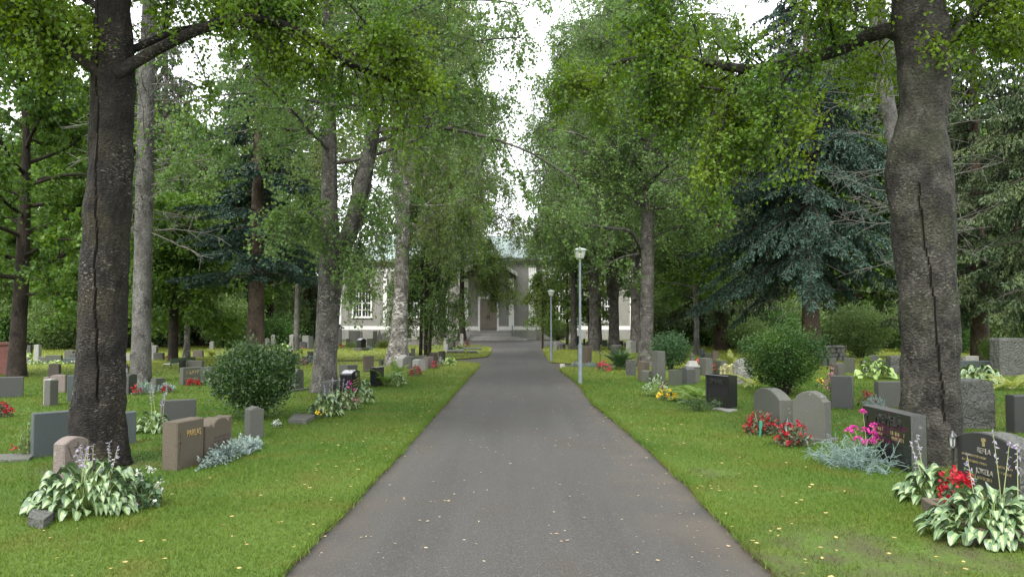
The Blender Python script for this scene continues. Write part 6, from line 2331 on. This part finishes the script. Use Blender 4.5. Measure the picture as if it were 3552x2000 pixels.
# --- right row of birches
rng = R_(108)
base = P(2240, 1268)
Y = base[1]
rows = [(920, 1598, 1668), (890, 1604, 1650), (850, 1608, 1642), (800, 1610, 1644), (650, 1613, 1645), (560, 1614, 1646), (500, 1616, 1646), (430, 1620, 1642), (300, 1628, 1644), (150, 1632, 1644), (0, 1634, 1642)]
pts, rad = trunk_px(rows, base, [(0.1, 0, 3, 0.05)])
ex = []
for px, y0, y1, r0, par in (
    ([(2225, 860), (2190, 800), (2130, 792), (2040, 780), (1960, 770), (1900, 765), (1850, 800)], Y, Y - 2, 0.08, dict(nb=34, blen=0.25, nt=10, t0=0.3)),
    ([(2260, 700), (2290, 660), (2350, 620), (2390, 560)], Y, Y - 1.5, 0.075, dict(nb=18, blen=0.35, nt=9)),
    ([(2230, 600), (2200, 560), (2170, 590), (2140, 640)], Y, Y - 1.2, 0.05, dict(nb=16, blen=0.35, nt=9)),
    ([(2270, 820), (2330, 790), (2420, 770)], Y, Y - 1, 0.05, dict(nb=14, blen=0.35, nt=9)),
    ([(2215, 880), (2160, 890), (2080, 930), (2020, 950)], Y, Y - 1.5, 0.045, dict(nb=8, blen=0.3, nt=5)),
    ([(2250, 520), (2200, 500), (2120, 510), (2020, 530)], Y, Y - 1.6, 0.06, dict(nb=20, blen=0.3, nt=9)),
):
    ex.append((np.array(limb_px(px, y0, y1, base)), r0, par))
wood, lf = decid(rng, [(pts, rad)], 5.6, 16, 52, lambda s: 4.7 * (1 - 0.6 * s), 84000, 0.092, 0.072, (0.05, 0.7), 12, 0.35, 9, 0.95, 0.55, 3, 24, 0.065, 0.45, 0.06, 0.12, 0.035, extra=ex, wd_r=0.005)
finish('birch_tree', base, 'tall straight birch right of the path with long bowed side limbs', wood, lf, 'barkmid', 'lf_birch')

rng = R_(109)
base = P(2130, 1214)
rows = [(880, 1528, 1562), (850, 1530, 1558), (760, 1533, 1556), (720, 1530, 1558), (680, 1536, 1556), (550, 1546, 1560), (400, 1548, 1558), (200, 1550, 1556)]
pts, rad = trunk_px(rows, base, [(0, 0, 4, 0.05)])
rows2 = [(750, 1528, 1540), (680, 1524, 1538), (560, 1522, 1534), (400, 1520, 1528), (200, 1519, 1524)]
pts2, rad2 = trunk_px(rows2, base, [(0, 0, 3, 0.05)])
wood, lf = decid(rng, [(pts, rad), (pts2, rad2)], 5.0, 18, 46, lambda s: 5.0 * (1 - 0.5 * s), 60000, 0.125, 0.095, (0.1, 0.8), 11, 0.35, 9, 1.3, 0.75, 3, 16, 0.07, 0.5, 0.09, 0.16, wd_r=0.006)
birchB = finish('birch_tree', base, 'far birch with forked trunk between the lamp and the tall straight birch', wood, lf, 'barkmid', 'lf_birch')
for px, py, sc, rz, lab in ((2060, 1216, 0.95, 2.0, 'far birch with leaning brown trunk just right of the nearest lamp post'),
                            (1991, 1212, (0.62, 0.62, 0.9), 4.1, 'far birch trunk just left of the nearest lamp post'),
                            (2206, 1222, 0.95, 1.1, 'brown trunked birch close behind the tall straight one')):
    dup(birchB, P(px, py), rz, sc, lab)
dup(birchB, at(2075, VY, 55) * np.array((1, 1, 0)), 5.2, (0.85, 0.85, 1.05), 'far birch behind the second lamp post right of the sky gap')

rng = R_(110)
base = P(1882, 1207)
wood, lf = decid(rng, [([(0, 0, -0.1), (0.02, 0, 2), (-0.05, 0, 4.5)], [0.06, 0.05, 0.015])], 1.4, 4.4, 16, lambda s: 1.0 * (1 - 0.4 * s), 4200, 0.13, 0.09, (0.1, 0.6), 5, 0.5, 6, 0.7, 0.9, 3, 8, 0.018, 0.6, 0.06, 0.25)
finish('young_tree', base, 'thin young weeping tree standing at the edge of the path by the church', wood, lf, 'barkdark', 'lf_weep')

yt = bpy.data.objects['young_tree.001']
dup(yt, P(1968, 1192), 2.0, (2.0, 2.0, 1.45), 'bushy weeping young tree on the church lawn behind the second lamp')
dup(yt, P(2045, 1190), 4.0, (1.9, 1.9, 1.4), 'bushy weeping young tree on the church lawn behind the nearest lamp')

rng = R_(111)
base = P(2414, 1232)
wood, lf = decid(rng, [([(0, 0, -0.1), (0.05, 0, 1.5), (-0.05, 0, 4), (0.1, 0, 7)], [0.16, 0.12, 0.09, 0.03])], 2.4, 7.2, 24, lambda s: 2.2 * (1 - 0.4 * s), 17000, 0.12, 0.1, (0.2, 0.8), 8, 0.4, 8, 0.6, 0.3, 2, 12, 0.04, 0.3, 0.08, 0.1)
finish('maple_tree', base, 'small bright maple with slim grey trunk behind the right graves', wood, lf, 'barkgray', 'lf_maple')

# --- spruces on the right
def spruce(seed, base, H, zlo, Lmax, r, N, label, bm='barkspruce', lm='nd_blue', lean=(0, 0), name='spruce_tree', dead=0, **kw):
    rng = R_(seed)
    pts = np.array([(0, 0, -0.1), (lean[0] * 0.2, lean[1] * 0.2, H * 0.2), (lean[0] * 0.6, lean[1] * 0.6, H * 0.6), (lean[0], lean[1], H)])
    wood, lf = MB(), MB()
    pp, rr = resample(pts, [r * 1.15, r * 0.85, r * 0.45, 0.02], 0.15)
    tube(wood, pp, rr, 18, rfun=lump(seed, 0.04))
    if dead:
        dead_branches(rng, wood, pp, 0.22 * H * 0.6, zlo + 2.5, dead, Lmax * 0.6, 0.012, -0.2)
    spruce_crown(rng, wood, lf, pp, H, zlo, Lmax, N, **kw)
    return finish(name, base, label, wood, lf, [MT[bm], MT['deadtwig'], MT['barkdark']], lm)


spruce(201, P(2815, 1262), 17, 3.7, 4.1, 0.32, 150000, 'blue green spruce with wide drooping boughs on the right', droop=0.62, hang=0.6, dead=30, size=0.13, wid=0.05, step=0.34, taper=0.6, bow=0.1, per=7)
spruce(202, P(885, 1268), 16, 3.4, 2.8, 0.3, 70000, 'blue green spruce with brown trunk behind the round bush on the left', droop=0.35, hang=0.3, dead=12, size=0.13, wid=0.048)
darkS = spruce(203, P(3402, 1252), 19, 2.2, 3.6, 0.32, 130000, 'dark hanging spruce behind the right birch', lm='nd_dark', droop=0.5, hang=1.1, dead=20, size=0.14, wid=0.05, step=0.36, taper=0.55)
dup(darkS, P(3680, 1290), 1.7, 0.95, 'dark hanging spruce at the right picture edge')
dup(darkS, at(3270, VY, 42) * np.array((1, 1, 0)), 3.9, 1.0, 'dark spruce further back right behind the crooked birch')
dup(darkS, at(2500, VY, 43) * np.array((1, 1, 0)), 0.6, (1.0, 1.0, 1.0), 'dark spruce behind the small bright maple')

# pale leaning twin stem behind the right birch
rng = R_(204)
base = at(3190, VY, 17.5) * np.array((1, 1, 0))
rows = [(900, 2300, 2345), (600, 2280, 2318), (480, 2256, 2292), (370, 2236, 2262), (300, 2222, 2250), (200, 2206, 2232), (110, 2192, 2216), (0, 2184, 2206)]
pts, rad = trunk_px(rows, base, [(-0.1, 0, 2, 0.05), (0, 0, 3, 0.02)])
pts[0] = pts[0] * np.array((1, 1, 0))
wood, lf = MB(), MB()
pp, rr = resample(pts, rad, 0.12)
tube(wood, pp, rr, 18, rfun=lump(5, 0.03))
rows2 = [(560, 2290, 2315), (370, 2256, 2278), (260, 2236, 2258), (180, 2226, 2246), (0, 2214, 2232)]
p2, r2 = trunk_px(rows2, base, [(0, 0, 2, 0.04)])
p2 = [q_ + np.array((0, 0.12, 0)) for q_ in p2]
pq, rq = resample(p2, r2, 0.12)
tube(wood, pq, rq, 16, rfun=lump(6, 0.03))
dead_branches(rng, wood, pp, 3.2, 9.0, 100, 2.4, 0.012, 0.05)
spruce_crown(rng, wood, lf, pp, pp[-1][2], 9.0, 2.0, 7000)
finish('spruce_tree', base, 'pale leaning twin stemmed conifer with bare twigs behind the right birch', wood, lf, [MT['barkgray'], MT['deadtwig'], MT['barkdark']], 'nd_blue')

# --- maples on the left
rng = R_(112)
base = P(56, 1306)
rows = [(948, 18, 66), (900, 22, 62), (800, 30, 66), (700, 38, 72), (600, 44, 74), (480, 52, 76), (350, 58, 76), (200, 50, 62)]
pts, rad = trunk_px(rows, base, [(0, 0, 2.5, 0.04)])
wood, lf = decid(rng, [(pts, rad)], 2.2, 10.5, 34, lambda s: 3.7 * (1 - 0.25 * s), 50000, 0.12, 0.115, (0.0, 0.8), 10, 0.36, 9, 0.6, 0.3, 2, 16, 0.06, 0.3, 0.07, 0.14)
maple = finish('maple_tree', base, 'dark trunked maple at the far left picture edge', wood, lf, 'barkdark', 'lf_maple')
rng = R_(113)
base = P(600, 1254)
wood, lf = decid(rng, [([(0, 0, -0.1), (0, 0, 2), (0.2, 0, 4), (0.1, 0, 6.2)], [0.2, 0.17, 0.12, 0.03])], 1.9, 6.2, 34, lambda s: 2.5 * (1 - 0.6 * s), 32000, 0.13, 0.12, (-0.1, 0.9), 10, 0.36, 9, 0.6, 0.35, 2, 12, 0.05, 0.3, 0.08, 0.18)
finish('maple_tree', base, 'dense dome shaped green maple right of the grey spruce', wood, lf, 'barkdark', 'lf_maple')
dup(maple, P(300, 1222), 2.2, (1.0, 1.0, 0.8), 'maple behind the big left birch, hanging low over the far graves')
dup(maple, at(230, VY, 46) * np.array((1, 1, 0)), 4.0, 1.25, 'taller maple further back behind the big left birch')
rng = R_(114)
base = P(646, 1245)
wood, lf = decid(rng, [([(0, 0, -0.1), (0.02, 0, 0.5), (0, 0, 3), (0.1, 0, 8)], [0.2, 0.12, 0.1, 0.03])], 2.6, 8, 18, lambda s: 1.8 * (1 - 0.4 * s), 9000, 0.13, 0.1, (0.2, 0.8), 8, 0.4, 8, 0.8, 0.7, 3, 12, 0.03, 0.4, 0.08, 0.15)
finish('birch_tree', base, 'small white trunked birch behind the park bench', wood, lf, 'barkwhite', 'lf_birch')
rng = R_(115)
base = P(1028, 1216)
wood, lf = decid(rng, [([(0, 0, -0.1), (0.0, 0, 1.6), (0.1, 0, 6), (0.1, 0, 12)], [0.17, 0.15, 0.13, 0.03])], 4.0, 12, 24, lambda s: 2.6 * (1 - 0.4 * s), 20000, 0.13, 0.1, (0.2, 0.8), 9, 0.38, 8, 0.9, 0.6, 3, 12, 0.045, 0.4, 0.08, 0.15)
birchC = finish('birch_tree', base, 'plain grey trunk standing among far graves left of the forked birch', wood, lf, 'barkgray', 'lf_birch')

# --- the wood behind, every tree its own object
rng = R_(130)
protos = []
for i, (lm, H, R0, leaf) in enumerate((('lf_dark', 15, 4.2, 0.2), ('lf_birch', 18, 4.2, 0.2), ('lf_maple', 12, 4.4, 0.22))):
    r2 = R_(140 + i)
    wood, lf = decid(r2, [([(0, 0, -0.2), (0.1, 0, 3), (-0.1, 0.1, 8), (0.1, 0, H)], [0.3, 0.22, 0.16, 0.03])], 1.6 if i != 1 else 3.0, H - 0.3, 44, lambda s, R0=R0: R0 * (1 - 0.6 * s ** 1.4), 34000, leaf, leaf * 0.85, (0.0, 0.95), 9, 0.38, 8, 0.9, 0.4, 2, 10, 0.07, 0.3, 0.14, 0.14, wd_r=0.009)
    protos.append((wood, lf, lm))
spots = []
for k, (x, D) in enumerate([(-80, 52), (30, 60), (140, 50), (250, 66), (380, 58), (480, 72), (420, 46), (560, 54), (640, 66), (700, 50), (760, 78), (800, 56), (880, 68), (940, 54), (990, 76), (1060, 62), (1110, 84), (60, 88), (330, 92), (600, 95), (850, 98),
                            (2260, 58), (2330, 74), (2400, 62), (2480, 80), (2560, 56), (2640, 70), (2720, 52), (2800, 76), (2900, 58), (2990, 48), (3080, 66), (3180, 54), (3300, 72), (3420, 60), (3540, 50), (3640, 64), (2700, 98), (3000, 100), (3350, 98)]):
    spots.append((x, D))
made = {}
for k, (x, D) in enumerate(spots):
    loc = at(x, VY, D) * np.array((1, 1, 0))
    kind = (0, 2, 1, 3, 0, 1, 2, 3)[k % 8]
    side = 'left' if x < 1700 else 'right'
    sc = rng.uniform(0.85, 1.15)
    if 200 < x < 650 or 2350 < x < 3320:
        sc *= 1.35
    if kind == 3:
        dup(darkS, loc, rng.uniform(0, 6.28), sc * 0.9, 'dark spruce in the wood behind the %s graves' % side, 'spruces in the wood behind the %s graves' % side)
        continue
    lab = ('dark green leafy tree', 'tall pale green birch', 'broad bright green tree')[kind] + ' in the wood behind the %s graves' % side
    gp = ('dark leafy trees', 'pale birches', 'broad green trees')[kind] + ' in the wood behind the %s graves' % side
    if kind not in made:
        wood, lf, lm = protos[kind]
        made[kind] = finish('wood_tree', loc, lab, wood, lf, 'barkdark', lm, group=gp)
        made[kind].scale = (sc, sc, sc)
    else:
        dup(made[kind], loc, rng.uniform(0, 6.28), sc, lab, gp)

# undergrowth shrubs far back
sh = shrub(P(960, 1196), 1.5, 1.9, 5200, 0.15, 'lf_dark', 'leafy shrub behind the far left graves', 151, 0.02, 10, group='shrubs behind the far graves')
sh2 = shrub(P(2985, 1238), 1.35, 2.3, 9000, 0.11, 'shrubpale', 'pale green bushy shrub left of the right birch trunk', 152, 0.02, 12)
for k, (x, y, s) in enumerate(((840, 1182, 1.2), (740, 1190, 1.1), (1090, 1176, 1.3), (690, 1186, 1.0), (500, 1196, 1.2), (360, 1200, 1.3), (150, 1196, 1.5), (40, 1210, 1.3))):
    dup(sh, P(x, y), k * 1.3, s, 'leafy shrub behind the far left graves', 'shrubs behind the far graves')
for k, (x, y, s) in enumerate(((2560, 1205, 1.2), (2450, 1200, 1.1), (2680, 1215, 1.1), (3290, 1222, 1.1), (3200, 1220, 1.0))):
    dup(sh, P(x, y), k * 1.9, s, 'leafy shrub behind the far right graves', 'shrubs behind the far right graves')
dup(sh2, P(2590, 1222), 1.2, 0.8, 'pale green shrub behind the lichen covered boulder')
for k, (x, D, s) in enumerate(((20, 44, 1.5), (110, 50, 1.7), (200, 43, 1.3), (290, 52, 1.8), (390, 46, 1.5), (470, 54, 1.7), (560, 47, 1.4), (720, 52, 1.7), (790, 46, 1.4), (900, 56, 1.6), (985, 60, 1.6))):
    dup(sh2, at(x, VY, D) * np.array((1, 1, 0)), k * 1.7, s, 'pale green shrub in the undergrowth behind the far left graves', 'pale shrubs behind the far left graves')
for k, (x, D, s) in enumerate(((2330, 50, 1.5), (2420, 56, 1.7), (2540, 46, 1.3), (2640, 54, 1.6), (2760, 44, 1.2), (2870, 50, 1.6), (3090, 46, 1.5), (3200, 40, 1.2), (3310, 48, 1.5), (3420, 44, 1.4), (3530, 40, 1.3))):
    dup(sh2, at(x, VY, D) * np.array((1, 1, 0)), k * 1.7, s, 'pale green shrub in the undergrowth behind the far right graves', 'pale shrubs behind the far right graves')
dup(sh2, P(1935, 1178), 2.0, (1.3, 1.0, 0.75), 'dark rounded shrub on the church lawn behind the second lamp')
shrub(P(3440, 1262), 0.42, 1.1, 2600, 0.06, 'lf_maple', 'small upright green thuja before the far right trunk', 153, 0.02, 4, bumps=0.05)
# ------------------------------------------------------------------ light
EL, ROT = math.radians(52), math.radians(205)
w = bpy.data.worlds.new('World')
SC.world = w
w.use_nodes = True
nt = w.node_tree
bg = nt.nodes['Background']
sky = nt.nodes.new('ShaderNodeTexSky')
sky.sky_type = 'NISHITA'
sky.sun_disc = False
sky.sun_elevation = EL
sky.sun_rotation = ROT
sky.dust_density = 6
sky.ozone_density = 1
# overcast: the blue of the clear sky is almost wholly replaced by white cloud
tc = nt.nodes.new('ShaderNodeTexCoord')
nz = nt.nodes.new('ShaderNodeTexNoise')
nz.inputs['Scale'].default_value = 2.2
nz.inputs['Detail'].default_value = 6
nt.links.new(tc.outputs['Generated'], nz.inputs['Vector'])
mr = nt.nodes.new('ShaderNodeMapRange')
mr.inputs['To Min'].default_value = 0.8
mr.inputs['To Max'].default_value = 0.95
nt.links.new(nz.outputs['Fac'], mr.inputs['Value'])
mx = nt.nodes.new('ShaderNodeMix')
mx.data_type = 'RGBA'
nt.links.new(mr.outputs[0], mx.inputs[0])
nt.links.new(sky.outputs[0], mx.inputs[6])
mx.inputs[7].default_value = (8.6, 8.8, 9.1, 1)
nt.links.new(mx.outputs[2], bg.inputs['Color'])
bg.inputs['Strength'].default_value = 0.12

sd = bpy.data.lights.new('sun', 'SUN')
sd.energy = 1.5
sd.angle = math.radians(20)
sd.color = (1, 0.97, 0.92)
so = bpy.data.objects.new('sun', sd)
COL.objects.link(so)
sv = Vector((math.sin(ROT) * math.cos(EL), math.cos(ROT) * math.cos(EL), math.sin(EL)))
so.rotation_euler = sv.to_track_quat('Z', 'Y').to_euler()
so.location = (0, 0, 30)

SC.view_settings.view_transform = 'Standard'
SC.view_settings.look = 'None'
SC.view_settings.gamma = 1
SC.view_settings.exposure = 1.8
cy = SC.cycles
cy.max_bounces = 6
cy.diffuse_bounces = 4
cy.glossy_bounces = 2
cy.transmission_bounces = 3
cy.transparent_max_bounces = 4
cy.sample_clamp_indirect = 6
cy.use_denoising = True
